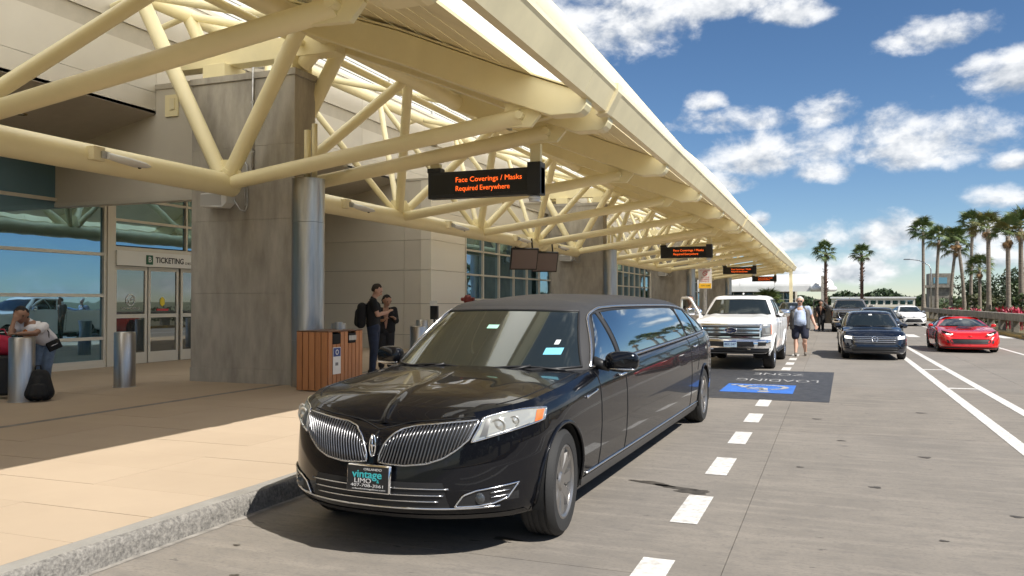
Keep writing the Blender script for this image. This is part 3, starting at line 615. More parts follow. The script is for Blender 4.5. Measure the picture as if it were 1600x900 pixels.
class Car:
    def __init__(s, name, label, loc, rz=0.0, cat='car', group=None): s.t = thing(name, label, cat, loc, rz, group); s.wheels = []
    def part(s, name, mb, mat, par=None, smooth=30, bevel=0.0): return mb.build(name, mat, par or s.t, smooth, bevel)
    def lower(s, ring, mat, arches=(), rows=None, lid=None, crown=.03, ridge=None, name='body', lid_range=None, lid_name='hood', lid_mat=None, nz=34, lidp=2.4):
        s.L = ring; rows = rows or np.linspace(0, 1, nz); G = np.array([ring.row(r) for r in rows])         # rows x n x 3
        mb = MB(); nV, nT = G.shape[:2]
        for sx in (1, -1):
            Q = G.copy(); Q[..., 0] *= sx; keep = np.ones((nV - 1, nT - 1), bool)
            for (ay, az, ar) in arches:
                ins = (np.hypot(Q[..., 1] - ay, Q[..., 2] - az) < ar) & (np.abs(Q[..., 0]) > .45)
                fi = ins[:-1, :-1].astype(int) + ins[1:, :-1] + ins[:-1, 1:] + ins[1:, 1:]
                # snap inside points of cut faces to the arch circle
                cut = (fi > 0) & (fi < 4); touch = np.zeros_like(ins); touch[:-1, :-1] |= cut; touch[1:, :-1] |= cut; touch[:-1, 1:] |= cut; touch[1:, 1:] |= cut
                sel = touch & ins; dy = Q[..., 1] - ay; dz = Q[..., 2] - az; l = np.hypot(dy, dz) + 1e-9
                Q[..., 1] = np.where(sel, ay + dy / l * ar, Q[..., 1]); Q[..., 2] = np.where(sel, az + dz / l * ar, Q[..., 2]); keep &= fi < 4
            o = len(mb.v); mb.v += [tuple(map(float, p)) for p in Q.reshape(-1, 3)]
            for i in range(nV - 1):
                for j in range(nT - 1):
                    if keep[i, j]: mb.f.append((o + i * nT + j, o + i * nT + j + 1, o + (i + 1) * nT + j + 1, o + (i + 1) * nT + j))
        s.top = G[-1]; body = s.part(name, mb, mat)
        s.arches = arches; return body
    def lid_part(s, name, y0, y1, mat, crown, ridge=None, ns=26, inset=0.0, p=2.4, dz=0.0, extra=None):
        T = s.top; k = np.where((T[:, 1] >= y0) & (T[:, 1] <= y1))[0]; k = k[(k < len(T) * .985) | (k == len(T) - 1)] if y1 > T[:, 1].max() - .02 else k
        G = []
        for i in k:
            x, y, z = T[i]; c = float(crown(y)) if callable(crown) else crown; rowp = []
            for u in np.linspace(-1, 1, ns * 2 + 1):
                zz = z + c * (1 - abs(u) ** p) * min(1, x / .5) + dz
                if ridge: zz += ridge(u * x, y)
                rowp.append((u * max(x - inset, 0), y, zz))
            G.append(rowp)
        return s.part(name, MB().grid(G), mat)
    def arch_liner(s, x_in=.48, x_out=.90, mat=None):
        for (ay, az, ar) in s.arches:
            for sx in (1, -1):
                mb = MB(); A = np.linspace(R(-15), R(195), 22); G = [[(sx * x, ay + (ar + .006) * math.cos(a), az + (ar + .006) * math.sin(a)) for a in A] for x in (x_in, s.L.side(ay, az + ar)[0] - .012)]
                mb.grid(G); mb.add([(sx * x_in, ay + ar * math.cos(a), az + ar * math.sin(a)) for a in A], [tuple(range(len(A)))]); s.part('wheel_well', mb, dark_m)
    def wheel(s, x, y, r, w=.235, rim_r=None, spokes=7, style='wide', rim_m=None, sx=1, turn=0.0):
        rim_r = rim_r or r * .66; t = bpy.data.objects.new('wheel', None); col.objects.link(t); t.parent = s.t; t.location = (sx * x, y, r); t.rotation_euler = (0, 0, turn if sx > 0 else math.pi + turn); t.empty_display_size = .1
        rim_m = rim_m or satin_chrome; hw = w / 2
        prof = [(rim_r, -hw * .85), (rim_r + .02, -hw * .98), (r - .035, -hw), (r - .008, -hw * .8), (r, -hw * .5)]
        for g in (-.45, -.15, .15, .45): prof += [(r, (g - .07) * hw * 1.2), (r - .008, (g - .05) * hw * 1.2), (r - .008, (g + .05) * hw * 1.2), (r, (g + .07) * hw * 1.2)]
        prof += [(r - .008, hw * .8), (r - .035, hw), (rim_r + .03, hw * 1.0), (rim_r + .012, hw * .97), (rim_r, hw * .85), (rim_r - .005, hw * .4)]
        s.part('tyre', MB().lathe(prof, 44, axis='x'), rubber, t, 35)
        mb = MB().lathe([(rim_r + .012, hw * .93), (rim_r - .004, hw * .96), (rim_r - .018, hw * .86), (rim_r - .03, hw * .2), (rim_r - .03, -hw * .6)], 40, axis='x')
        for k in range(spokes):
            a = 2 * math.pi * k / spokes; ca, sa = math.cos(a), math.sin(a)
            if style == 'wide': offs = [(0, .30 / spokes * 5 * .105 / .105)]
            def sp(a0, w0, w1):
                c, d = math.cos(a0), math.sin(a0); vs = []
                for rr, ww, dx in ((.05, w0, hw * .66), (rim_r * .55, (w0 + w1) / 2, hw * .78), (rim_r - .008, w1, hw * .82)):
                    for q in (-1, 1): vs += [(dx, rr * c - q * ww * d, rr * d + q * ww * c), (dx - .035, rr * c - q * ww * 1.25 * d, rr * d + q * ww * 1.25 * c)]
                mb.add(vs, [(0, 2, 6, 4), (4, 6, 10, 8), (0, 4, 5, 1), (4, 8, 9, 5), (2, 3, 7, 6), (6, 7, 11, 10)])
            if style == 'wide': sp(a, .026, .050 * 7 / spokes * 1.05)
            elif style == 'twin': sp(a - .13, .014, .016); sp(a + .13, .014, .016)
            else: sp(a, .03, .022)
        mb.lathe([(.001, hw * .80), (.055, hw * .78), (.07, hw * .66), (.07, hw * .3)], 20, axis='x'); s.part('rim', mb, rim_m, t, 35)
        s.part('brake_disc', MB().lathe([(.001, 0.01), (rim_r * .72, .01), (rim_r * .72, -.015)], 24, axis='x'), M('brake_iron', (.12, .11, .10), .5, metal=.8), t)
        for k in range(5): pass
        return t
    def cabin(s, cab, mat, rows=14, crown=.05, roof_mat=None, roof_rows=((.05, .025), (.14, .042)), roof_name='roof', name='cabin_frame'):
        s.C = cab; mb = MB(); G = np.array([cab.row(r) for r in np.linspace(0, 1, rows)])
        for sx in (1, -1): Q = G.copy(); Q[..., 0] *= sx; mb.grid(Q)
        s.part(name, mb, mat)
        top = G[-1]; cx = 0.0; mid = (top[:, 1].min() + top[:, 1].max()) / 2; rr = [top]
        for d, h in roof_rows:
            Q = top.copy(); Q[:, 0] = np.maximum(Q[:, 0] - cab.nx * d * 1.0, 0); Q[:, 1] = Q[:, 1] - cab.ny * d; Q[:, 2] += h; rr.append(Q)
        mb = MB(); K = np.array(rr)
        for sx in (1, -1): Q = K.copy(); Q[..., 0] *= sx; mb.grid(Q)
        last = rr[-1]; G2 = []
        ymin, ymax = last[:, 1].min(), last[:, 1].max()
        for p in last:
            q = min(1, (p[1] - ymin) / .8, (ymax - p[1]) / .8); G2.append([(u * p[0], p[1], p[2] + crown * (1 - u * u) * max(0, q) ** .6) for u in np.linspace(-1, 1, 17)])
        mb.grid(G2); return s.part(roof_name, mb, roof_mat or mat, smooth=50)
    def strip(s, samp, pts, r, mat, name, off=.004, n=40, sides=(1, -1), par=None, nn=6, closed=False):
        out = []
        for sx in sides: out.append(s.part(name, MB().tube([tuple(p) for p in path(samp, pts, off, n, sx)], r, nn, closed=closed), mat, par, True))
        return out
    def pat(s, samp, lo, hi, mat, name, off=.004, nu=16, nv=8, sides=(1, -1), par=None):
        out = []
        for sx in sides: out.append(s.part(name, MB().grid(patch(samp, lo, hi, nu, nv, off, sx)), mat, par))
        return out
black_paint = M('black_car_paint', (0.004, 0.0045, 0.0065), 0.25, coat=.62, spec=.06)
lens_m = glassM('headlamp_lens', (.30, .30, .27), 0.10); amber_m = M('amber_lens', (.75, .16, .03), .2, coat=1); vinyl = M('black_vinyl_roof', (.030, .029, .029), .55, bump=.25, bs=260)
refl_m = M('headlamp_reflector', (.55, .55, .52), .25, metal=.6)
# ---------------------------------------------------------------- the limousine
def limo():
    c = Car('limousine', 'long black stretch limousine with matte vinyl roof parked at the kerb', (-2.71, 4.56, 0), R(-1.2), 'limousine')
    W = .965; Lg = 8.12
    keys = [(0, 0.0, .26, .825), (.22, .014, .26, .845), (.45, .075, .26, .885), (.66, .185, .26, .915), (.82, .345, .255, .945), (.915, .56, .25, .97), (.95, .84, .235, .995), (W, 1.3, .22, 1.03), (W, 1.9, .21, 1.075), (W + .005, 3.2, .21, 1.11), (W + .005, 5.2, .21, 1.15), (W, 6.8, .22, 1.19), (.945, 7.4, .25, 1.21), (.88, 7.85, .29, 1.20), (.70, 8.05, .30, 1.16), (.35, 8.11, .30, 1.14), (0, Lg, .30, 1.14)]
    pf = [(0, .075), (.06, .03), (.15, .004), (.30, 0), (.48, .012), (.60, .02), (.80, .035), (.93, .075), (1, .16)]
    ps = [(0, .075), (.06, .045), (.14, .028), (.30, .008), (.52, 0), (.70, .004), (.86, .018), (.95, .045), (1, .085)]
    pr = [(0, .10), (.1, .02), (.35, 0), (.7, .03), (1, .14)]
    rg = Ring(keys, pf, ps, pr, 260)
    AR = .405; fa, ra = .99, 6.86; zc = .365
    c.lower(rg, black_paint, [(fa, zc, AR), (ra, zc, AR)], nz=46)
    def ridge(x, y):
        e = .013 * math.exp(-((x) / .022) ** 2) * min(1, max(0, (1.5 - y) / 1.2)) + .007 * (1 / (1 + math.exp(-(abs(x) - .42 - .12 * y) / .03)) - 1 / (1 + math.exp(-(abs(x) - .62 - .10 * y) / .06))) * min(1, max(0, (y - .15) / .5)); return e
    c.lid_part('hood', -1, 1.92, black_paint, lambda y: np.interp(y, [0, .1, .4, 1.2, 1.9], [.006, .02, .05, .075, .06]), ridge, ns=40, p=2.2)
    c.lid_part('tailgate_top', 7.2, 9, black_paint, .02)
    c.arch_liner()
    lo = [(0, 1.38, 1.055), (.35, 1.42, 1.055), (.68, 1.56, 1.065), (.85, 1.84, 1.075), (.885, 2.3, 1.085), (.90, 3.2, 1.105), (.90, 5.2, 1.145), (.885, 6.8, 1.185), (.84, 7.5, 1.20), (.70, 7.82, 1.19), (.35, 7.95, 1.17), (0, 7.98, 1.16)]
    hi = [(0, 2.29, 1.585), (.32, 2.31, 1.58), (.565, 2.39, 1.57), (.67, 2.52, 1.56), (.69, 2.75, 1.565), (.705, 3.4, 1.60), (.705, 5.2, 1.605), (.68, 6.3, 1.575), (.62, 6.9, 1.52), (.50, 7.2, 1.47), (.25, 7.32, 1.45), (0, 7.34, 1.45)]
    cb = Cabin(lo, hi, .028, 220)
    c.cabin(cb, vinyl, 18, .035, vinyl, ((.035, .024), (.11, .050), (.22, .066)))
    # windscreen, set flush in the frame
    zz = lambda x, k: (1.085 + .02 * (abs(x) / .8) ** 2) if k == 0 else 1.548 - .012 * (abs(x) / .6) ** 2
    xs = np.linspace(-1, 1, 41); lo_ = [(x * .82, zz(x * .82, 0)) for x in xs]; hi_ = [(x * .62, zz(x * .62, 1)) for x in xs]
    ws = c.part('windscreen', MB().grid(patch(cb.front, lo_, hi_, 41, 14, .005)), cglass)
    per = lo_ + [(.82 + (.62 - .82) * k, zz(.82, 0) + (zz(.62, 1) - zz(.82, 0)) * k) for k in np.linspace(0, 1, 12)[1:-1]] + hi_[::-1] + [(-.62 - (.82 - .62) * k, zz(.62, 1) + (zz(.82, 0) - zz(.62, 1)) * k) for k in np.linspace(0, 1, 12)[1:-1]]
    c.part('windscreen_seal', MB().tube([cb.front(a, z, .006) for a, z in per], .011, 6, closed=True), black_m, ws, True)
    def sticker(x0, x1, z0, z1, m, nm='windscreen_sticker'): c.part(nm, MB().grid(patch(cb.front, [(x0, z0), (x1, z0)], [(x0, z1), (x1, z1)], 4, 3, .0075)), m, ws)
    sticker(-.07, .03, 1.395, 1.425, M('sticker_green', (.35, .65, .50), .6)); sticker(.53, .66, 1.20, 1.25, M('sticker_blue', (.16, .48, .62), .6)); 
    sticker(.575, .61, 1.275, 1.31, M('sticker_white', (.6, .62, .62), .6))
    # mirror behind the glass would be hidden; wipers rest along the cowl
    for x0, x1, zt in ((-.62, .02, 1.115), (.10, .74, 1.115)):
        P = [Vector(cb.front(x, 1.088 + .026 * math.sin((x - x0) / (x1 - x0) * math.pi), .022)) for x in np.linspace(x0, x1, 14)]
        w = c.part('wiper', MB().tube(P, .010, 6), black_m, None, True); a = Vector(cb.front(x0 + .30, 1.10, .034)); b = Vector((x0 + .02 + .30 * 0, 1.50, 1.075))
        c.part('wiper_arm', MB().tube([Vector(cb.front(x0 + .02, 1.055, .05)), a, P[8] + Vector((0, -.01, .01))], .011, 6), black_m, w, True)
    c.part('cowl_panel', MB().grid([[(u * .86, 1.38 + .34 * abs(u) ** 2.2 - .09 + v * .12, 1.045 + v * .03 + .01 * abs(u)) for u in np.linspace(-1, 1, 31)] for v in (0, 1)]), black_m)
    # side windows: driver, long, rear door, quarter
    tz = lambda y: float(np.interp(y, [2.2, 2.5, 2.9, 3.4, 5.2, 5.9, 6.6, 7.2], [1.47, 1.52, 1.545, 1.555, 1.555, 1.54, 1.505, 1.44])); bz = lambda y: 1.115 + (y - 2.0) * .021
    def win(y0b, y1b, y0t, y1t, name='side_window', ztop=None):
        lo = [(y, bz(y)) for y in np.linspace(y0b, y1b, 12)]; hi = [(y, ztop(y) if ztop else tz(y)) for y in np.linspace(y0t, y1t, 12)]
        for sx in (1, -1):
            w = c.part(name, MB().grid(patch(cb.side, lo, hi, 14, 9, .006, sx)), cglass_blue)
            c.part('window_seal', MB().tube([tuple(p) for p in path(cb.side, lo + hi[::-1], .007, 60, sx)], .008, 6, closed=True), black_m, w, True)
    win(1.98, 2.62, 2.44, 2.54); win(2.74, 5.82, 2.66, 5.70); win(5.92, 6.62, 5.80, 6.46); win(6.72, 7.30, 6.56, 6.98)
    loop = [(1.90, bz(1.9) - .012)] + curve_pts([(2.15, 1.33), (2.36, 1.492), (2.6, 1.555), (2.9, 1.572), (3.4, 1.580), (5.2, 1.578), (5.9, 1.562), (6.6, 1.525), (7.0, 1.46), (7.38, bz(7.38) - .0)], 60) + [(y, bz(y) - .014) for y in np.linspace(7.3, 1.95, 40)]
    for sx in (1, -1): c.part('window_surround', MB().tube([tuple(p) for p in path(cb.side, loop, .010, 160, sx)], .0125, 8, closed=True), satin_chrome, None, True)
    # --- grille wings
    def g_lo(x): return float(np.interp(x, [.045, .09, .22, .36, .46, .54, .60], [.612, .604, .600, .615, .650, .705, .765]))
    def g_hi(x): return float(np.interp(x, [.045, .075, .11, .17, .26, .40, .52, .64], [.655, .725, .775, .815, .838, .853, .866, .878]))
    for sx in (1, -1):
        lo = [(x, g_lo(x)) for x in np.linspace(.045, .60, 24)]; hi = [(x + (.012 if x > .5 else 0), g_hi(x)) for x in np.linspace(.045, .625, 24)]
        gr = c.part('grille', MB().grid(patch(rg.front, lo, hi, 26, 8, .003, sx)), M('grille_back', (.006, .006, .007), .5))
        out = lo + hi[::-1]
        c.part('grille_surround', MB().tube([tuple(p) for p in path(rg.front, out + [out[0]], .010, 90, sx)], .0075, 6, closed=True), satin_chrome, gr, True)
        for k, x in enumerate(np.linspace(.068, .60, 25)):
            z0 = g_lo(max(x - .02, .046)) + .004; z1 = g_hi(x + .012) - .004
            P = [rg.front((x - .02 + .032 * v + .012 * math.sin(v * 2)), z0 + (z1 - z0) * v, .014) for v in np.linspace(0, 1, 6)]; P = [(p[0] * sx, p[1], p[2]) for p in P]
            c.part('grille_bar', MB().tube(P, .0048, 6), M('grille_satin', (.26, .26, .27), .30, metal=1.0), gr, True)
    # emblem: upright four-point star in a rounded frame
    ey = rg.front(0, .70)[1] - .018; em = c.part('emblem', MB().tube([(.021 * math.sin(a) * (1.0 if True else 1), ey + .004 * math.cos(a), .712 + .068 * math.cos(a)) for a in np.linspace(0, 2 * math.pi, 20)[:-1]], .0055, 6, closed=True).beam((0, ey - .002, .648), (0, ey - .006, .776), .009, .010).beam((-.02, ey, .712), (.02, ey, .712), .008, .010), chrome, None, True)
    c.part('emblem_mount', MB().tube([(0, rg.front(0, z, -.01)[1], z) for z in np.linspace(.64, .79, 5)], [.012, .02, .022, .02, .012], 8), black_paint, em, True)
    # --- headlamps with amber corner
    for sx in (1, -1):
        S = lambda a, z, off: rg.front(a, z, off) if a < .80 else rg.side(rg.front(a, z, 0)[1] if a < .84 else .30 + (a - .84) * 1.9, z, off)
        lo = curve_pts([(.628, .690), (.66, .712), (.72, .742), (.80, .778), (.868, .806)], 20); hi = curve_pts([(.675, .850), (.72, .868), (.78, .882), (.84, .895), (.868, .885)], 20)
        def SF(a, z, off):
            xx, yy = rg.at(z, off); kk = np.where(rg.y < .9)[0]; # walk the outline by plan x then y
            u = np.maximum.accumulate(xx[kk] + .30 * np.clip(yy[kk] - .22, 0, None)); return (float(np.interp(a, u, xx[kk])), float(np.interp(a, u, yy[kk])), z)
        lo = curve_pts([(.612, .745), (.67, .762), (.76, .785), (.88, .812), (1.055, .848)], 24); hi = curve_pts([(.665, .884), (.73, .902), (.83, .918), (.95, .928), (1.065, .918)], 24)
        h = c.part('headlamp', MB().grid(patch(SF, lo, hi, 24, 8, .006, sx)), lens_m)
        o2 = lo + hi[::-1]; c.part('lamp_bezel', MB().tube([tuple(p) for p in path(SF, o2 + [o2[0]], .007, 80, sx)], .006, 6, closed=True), chrome, h, True)
        for a, z, r_ in ((.765, .838, .050), (.865, .862, .036)):
            p = Vector(SF(a, z, .012)); p.x *= sx; q = Vector(SF(a, z, -.03)); q.x *= sx; d = (p - q).normalized(); mt = d.to_track_quat('Z', 'Y').to_matrix().to_4x4(); mb = MB().lathe([(r_, -.002), (r_ * .95, .007), (r_ * .84, .007), (r_ * .76, .0), (r_ * .55, .004), (.001, .013)], 22); mb.v = [tuple(p - d * .006 + mt.to_3x3() @ Vector(v)) for v in mb.v]; c.part('projector', mb, refl_m, h, True)
        c.part('lamp_divider', MB().tube([tuple(p) for p in path(SF, [(.69, .775), (.80, .802), (.96, .842)], .010, 16, sx)], .006, 6), refl_m, h, True); c.part('lamp_shroud', MB().grid(patch(SF, [(.655, .775), (.70, .785)], [(.685, .876), (.715, .885)], 5, 5, .009, sx)), M('lamp_shroud_grey', (.10, .10, .10), .3), h)
        c.part('amber_corner', MB().grid(patch(SF, [(.995, .842), (1.04, .851)], [(1.005, .914), (1.052, .911)], 6, 5, .010, sx)), amber_m, h)
    # --- bumper: lower intake with bright lines, fog lamps, lip
    mg = M('intake_mesh', (.008, .008, .009), .6)
    c.part('lower_intake', MB().grid(patch(rg.front, [(x, .345 + .0 * abs(x)) for x in np.linspace(-.50, .50, 21)], [(x, .50) for x in np.linspace(-.46, .46, 21)], 30, 5, .003)), mg)
    for z, w in ((.462, .50), (.422, .47), (.385, .44)): c.part('intake_bar', MB().tube([rg.front(x, z, .010) for x in np.linspace(-w, w, 30)], .0045, 6), satin_chrome, None, True)
    c.part('lower_trim', MB().tube([rg.front(x, .340 + .02 * max(0, abs(x) - .5), .008) for x in np.linspace(-.76, .76, 50)], .0065, 6), chrome, None, True)
    c.part('chin_spoiler', MB().grid(patch(rg.front, [(x, .265) for x in np.linspace(-.85, .85, 31)], [(x, .295) for x in np.linspace(-.85, .85, 31)], 31, 3, .006)), black_m)
    for sx in (1, -1):
        lo = [(.53, .352), (.63, .352), (.73, .364), (.80, .394)]; hi = [(.58, .422), (.65, .450), (.75, .465), (.85, .482)]
        fo = c.part('fog_lamp_recess', MB().grid(patch(rg.front, lo, hi, 16, 6, .004, sx)), mg)
        o2 = lo + hi[::-1]; c.part('fog_surround', MB().tube([tuple(p) for p in path(rg.front, o2 + [o2[0]], .009, 60, sx)], .006, 6, closed=True), chrome, fo, True)
        p = Vector(rg.front(.665, .402, .008)); mb = MB().lathe([(.036, 0), (.034, .008), (.024, .012), (.001, .016)], 18, axis='y'); mb.v = [(sx * (p.x + v[0]), p.y - v[1] - .002, p.z + v[2]) for v in mb.v]; c.part('fog_lamp', mb, M('fog_glass', (.05, .055, .06), .08, coat=1), fo, True)
        for z in (.40, .43): c.part('recess_fin', MB().tube([tuple(np.array(rg.front(x, z + (x - .71) * .12, .008)) * (sx, 1, 1)) for x in np.linspace(.72, .81, 5)], .005, 5), satin_chrome, fo, True)
    # registration-style plaque with the operator's lettering
    pl = bpy.data.objects.new('front_plate', None); col.objects.link(pl); pl.parent = c.t; pl.location = (0.0, rg.front(0, .5)[1] - .035, .512); pl.rotation_euler = (R(-4), 0, 0); pl.empty_display_size = .1
    c.part('plate_frame', MB().box(-.158, .158, -.012, .02, -.088, .088), chrome, pl, bevel=.012); c.part('plate_face', MB().box(-.148, .148, -.0155, -.0125, -.078, .078), black_m, pl)
    teal = M('plate_teal', (.05, .42, .45), .5); wt = M('plate_white', (.6, .6, .6), .5)
    def pt(s_, size, m, x, z, **k): text('lettering', s_, size, m, pl, Matrix.Translation((x, -.0175, z)) @ FACE_S, ext=.0006, **k)
    pt('ORLANDO', .020, wt, .035, .058, width=.13); pt('vintage', .066, teal, -.005, .026, width=.215, bold=.001); pt('LIMO', .042, wt, -.035, -.014, width=.12); pt('&', .03, teal, .075, -.012)
    pt('407-708-3561', .026, wt, 0, -.042, width=.235); pt('orlandovintagelimo.com', .013, wt, .01, -.063, width=.24)
    # --- side detail
    sd = rg.side; gap = M('panel_gap', (.002, .002, .002), .9)
    for pts in ([(1.86, .33), (1.88, .7), (1.90, 1.06)], [(2.66, .30), (2.68, .7), (2.70, 1.10)], [(5.86, .30), (5.88, .7), (5.90, 1.16)], [(6.30, .75), (6.52, .95), (6.62, 1.18)]): c.strip(sd, pts, .0062, gap, 'panel_gap', -.0015, 20)
    c.strip(sd, [(1.52, .325), (6.40, .325)], .010, satin_chrome, 'sill_trim', .004, 40)
    c.pat(sd, [(1.42, .215), (6.42, .215)], [(1.42, .305), (6.42, .305)], M('sill_grey', (.05, .05, .052), .45), 'sill_cover', .006, 40, 4)
    for y0, y1, z in ((2.42, 2.60, .995), (6.02, 6.20, 1.06)):
        for sx in (1, -1):
            P = path(sd, [(y0, z), (y1, z + .006)], .038, 8, sx); hd = c.part('door_handle', MB().tube([tuple(np.array(sd(y0, z, .0)) * (sx, 1, 1))] + [tuple(p) for p in P] + [tuple(np.array(sd(y1, z, .0)) * (sx, 1, 1))], .0125, 8), chrome, None, True)
    T = c.top; hT = T[:150]
    for sx in (1, -1):
        c.part('panel_gap', MB().tube([(sx * float(np.interp(y, hT[:, 1], hT[:, 0])) * .93, y, float(np.interp(y, hT[:, 1], hT[:, 2])) + float(np.interp(y, [0, .1, .4, 1.2, 1.9], [.006, .02, .05, .075, .06])) * (1 - .93 ** 2.2) + .0005) for y in np.linspace(.42, 1.86, 24)], .005, 6), gap, None, True)
    c.part('panel_gap', MB().tube([rg.front(x, float(np.interp(abs(x), [0, .2, .4, .6], [.800, .852, .872, .893])), .0005) for x in np.linspace(-.6, .6, 40)], .0045, 6), gap, None, True)
    # fender badge spear
    c.strip(sd, [(1.50, .90), (1.62, .915), (1.78, .93)], .0125, chrome, 'fender_badge', .006, 10)
    # mirrors
    for sx in (1, -1):
        base = Vector(cb.side(2.0, 1.13, 0)); mc = Vector((1.08 * sx, 2.06, 1.135)); ny, nz_ = 10, 16; G = []
        for v in np.linspace(-1, 1, 11):
            rr_ = math.sqrt(max(0, 1 - abs(v) ** 3)); G.append([(mc.x + sx * .135 * math.copysign(abs(math.cos(a)) ** .7, math.cos(a)) * (.55 + .45 * rr_) * (1 if abs(v) < .99 else .5), mc.y + .07 * v + .02 * math.cos(a) * 1, mc.z + .085 * math.copysign(abs(math.sin(a)) ** .75, math.sin(a)) * (.5 + .5 * rr_) * (1 if abs(v) < .99 else .5)) for a in np.linspace(0, 2 * math.pi, 24)[:-1]])
        mb = MB().grid(G, True); mb.f.append(tuple(range(23))); mb.f.append(tuple(range(10 * 23, 11 * 23)))
        m = c.part('wing_mirror', mb, black_paint, None, 60); c.part('mirror_stalk', MB().tube([tuple(base * 1) if sx > 0 else (-base.x, base.y, base.z), (mc.x - sx * .1, mc.y, mc.z - .05)], [.05, .035], 8), black_m, m, True)
        c.part('mirror_trim', MB().tube([(mc.x + sx * .125 * u, mc.y - .075 + .05 * u * u * .5, mc.z - .058) for u in np.linspace(-.85, .95, 9)], .008, 6), satin_chrome, m, True)
    # arch lips
    for (ay, az, ar) in c.arches: c.strip(sd, [(ay + (ar + .012) * math.cos(a), az + (ar + .012) * math.sin(a)) for a in np.linspace(R(-8), R(188), 30)], .014, black_paint, 'arch_lip', .002, 40)
    for y in (fa, ra):
        for sx in (1, -1): c.wheel(.835, y, .368, .245, .245, 8, 'wide', M('alloy_grey', (.33, .32, .31), .33, metal=.9), sx, R(4) if y == fa else 0)
    c.part('underbody', MB().box(-.78, .78, .45, 7.7, .24, .5), dark_m)
    # rear lamps
    c.part('tail_lamp', MB().tube([(x, float(np.interp(abs(x), [0, .7, .85], [8.09, 8.0, 7.86])), 1.0) for x in np.linspace(-.85, .85, 20)], .03, 8), M('tail_red', (.35, .01, .01), .2, coat=1))
limo()
# ---------------------------------------------------------------- other vehicles
clear_glass = bpy.data.materials.new('clear_glass'); clear_glass.use_nodes = True
def _cg():
    nt = clear_glass.node_tree; N = nt.nodes; L = nt.links; tr = N.new('ShaderNodeBsdfTransparent'); tr.inputs[0].default_value = (.55, .60, .58, 1); gl = N.new('ShaderNodeBsdfGlossy'); gl.inputs['Roughness'].default_value = .01
    mx = N.new('ShaderNodeMixShader'); mx.inputs[0].default_value = .12; L.new(tr.outputs[0], mx.inputs[1]); L.new(gl.outputs[0], mx.inputs[2]); L.new(mx.outputs[0], N['Material Output'].inputs[0])
_cg()
drl = M('daytime_lamp', (1.0, .97, .88), .3, emit=1.6); lampg = glassM('lamp_cover', (.22, .22, .22), .12)
def emblem_at(c, samp, x, z, parts, mat, off, name='emblem', par=None):
    """flat mark made of strips, parts = list of (x,z) polylines, laid on the front surface"""
    mb = MB()
    for pl, r_ in parts: mb.tube([samp(x + a, z + b, off) for a, b in pl], r_, 6)
    return c.part(name, mb, mat, par, True)
def circ(r, n=20): return [(r * math.cos(a), r * math.sin(a)) for a in np.linspace(0, 2 * math.pi, n)]
def windows(c, cb, front, sides, glass=cglass, seal=True, fmat=None):
    """front: (xb, zb, xt, zt); sides: list of (y0b,y1b,zb, y0t,y1t,zt)"""
    xb, zb, xt, zt = front; xs = np.linspace(-1, 1, 25)
    w = c.part('windscreen', MB().grid(patch(cb.front, [(x * xb, zb + .02 * x * x) for x in xs], [(x * xt, zt - .015 * x * x) for x in xs], 25, 9, .005)), fmat or glass)
    c.part('windscreen_seal', MB().tube([cb.front(a, z, .006) for a, z in [(x * xb, zb + .02 * x * x) for x in xs] + [(x * xt, zt - .015 * x * x) for x in xs[::-1]]], .012, 5, closed=True), black_m, w, True)
    for (a, b, z0, d, e, z1) in sides:
        for sx in (1, -1):
            q = c.part('side_window', MB().grid(patch(cb.side, [(a, z0), (b, z0 + .01)], [(d, z1), (e, z1)], 10, 6, .005, sx)), glass)
            c.part('window_seal', MB().tube([tuple(p) for p in path(cb.side, [(a, z0), (b, z0 + .01), (e, z1), (d, z1), (a, z0)], .006, 40, sx)], .011, 5, closed=True), black_m, q, True)
    for x0 in (-.55, .05): c.part('wiper', MB().tube([cb.front(x0 * xb / .75 + u * .55, zb + .02 + .02 * math.sin(u * 3), .018) for u in np.linspace(0, 1, 8)], .011, 5), black_m, None, True)
    return w
def mirrors(c, x, y, z, mat, s=1.0, cap=None):
    for sx in (1, -1):
        G = []
        for v in np.linspace(-1, 1, 7):
            k = math.sqrt(max(0.05, 1 - abs(v) ** 2.5)); G.append([(sx * (x + .11 * s * math.copysign(abs(math.cos(a)) ** .7, math.cos(a)) * k), y + .06 * s * v, z + .075 * s * math.copysign(abs(math.sin(a)) ** .75, math.sin(a)) * k) for a in np.linspace(0, 2 * math.pi, 15)[:-1]])
        mb = MB().grid(G, True); mb.f.append(tuple(range(14))); mb.f.append(tuple(range(84, 98))); m = c.part('wing_mirror', mb, mat, None, 50)
        c.part('mirror_arm', MB().tube([(sx * (x - .22 * s), y + .02, z - .06 * s), (sx * (x - .05), y, z - .05 * s)], .03 * s, 6), black_m, m, True)
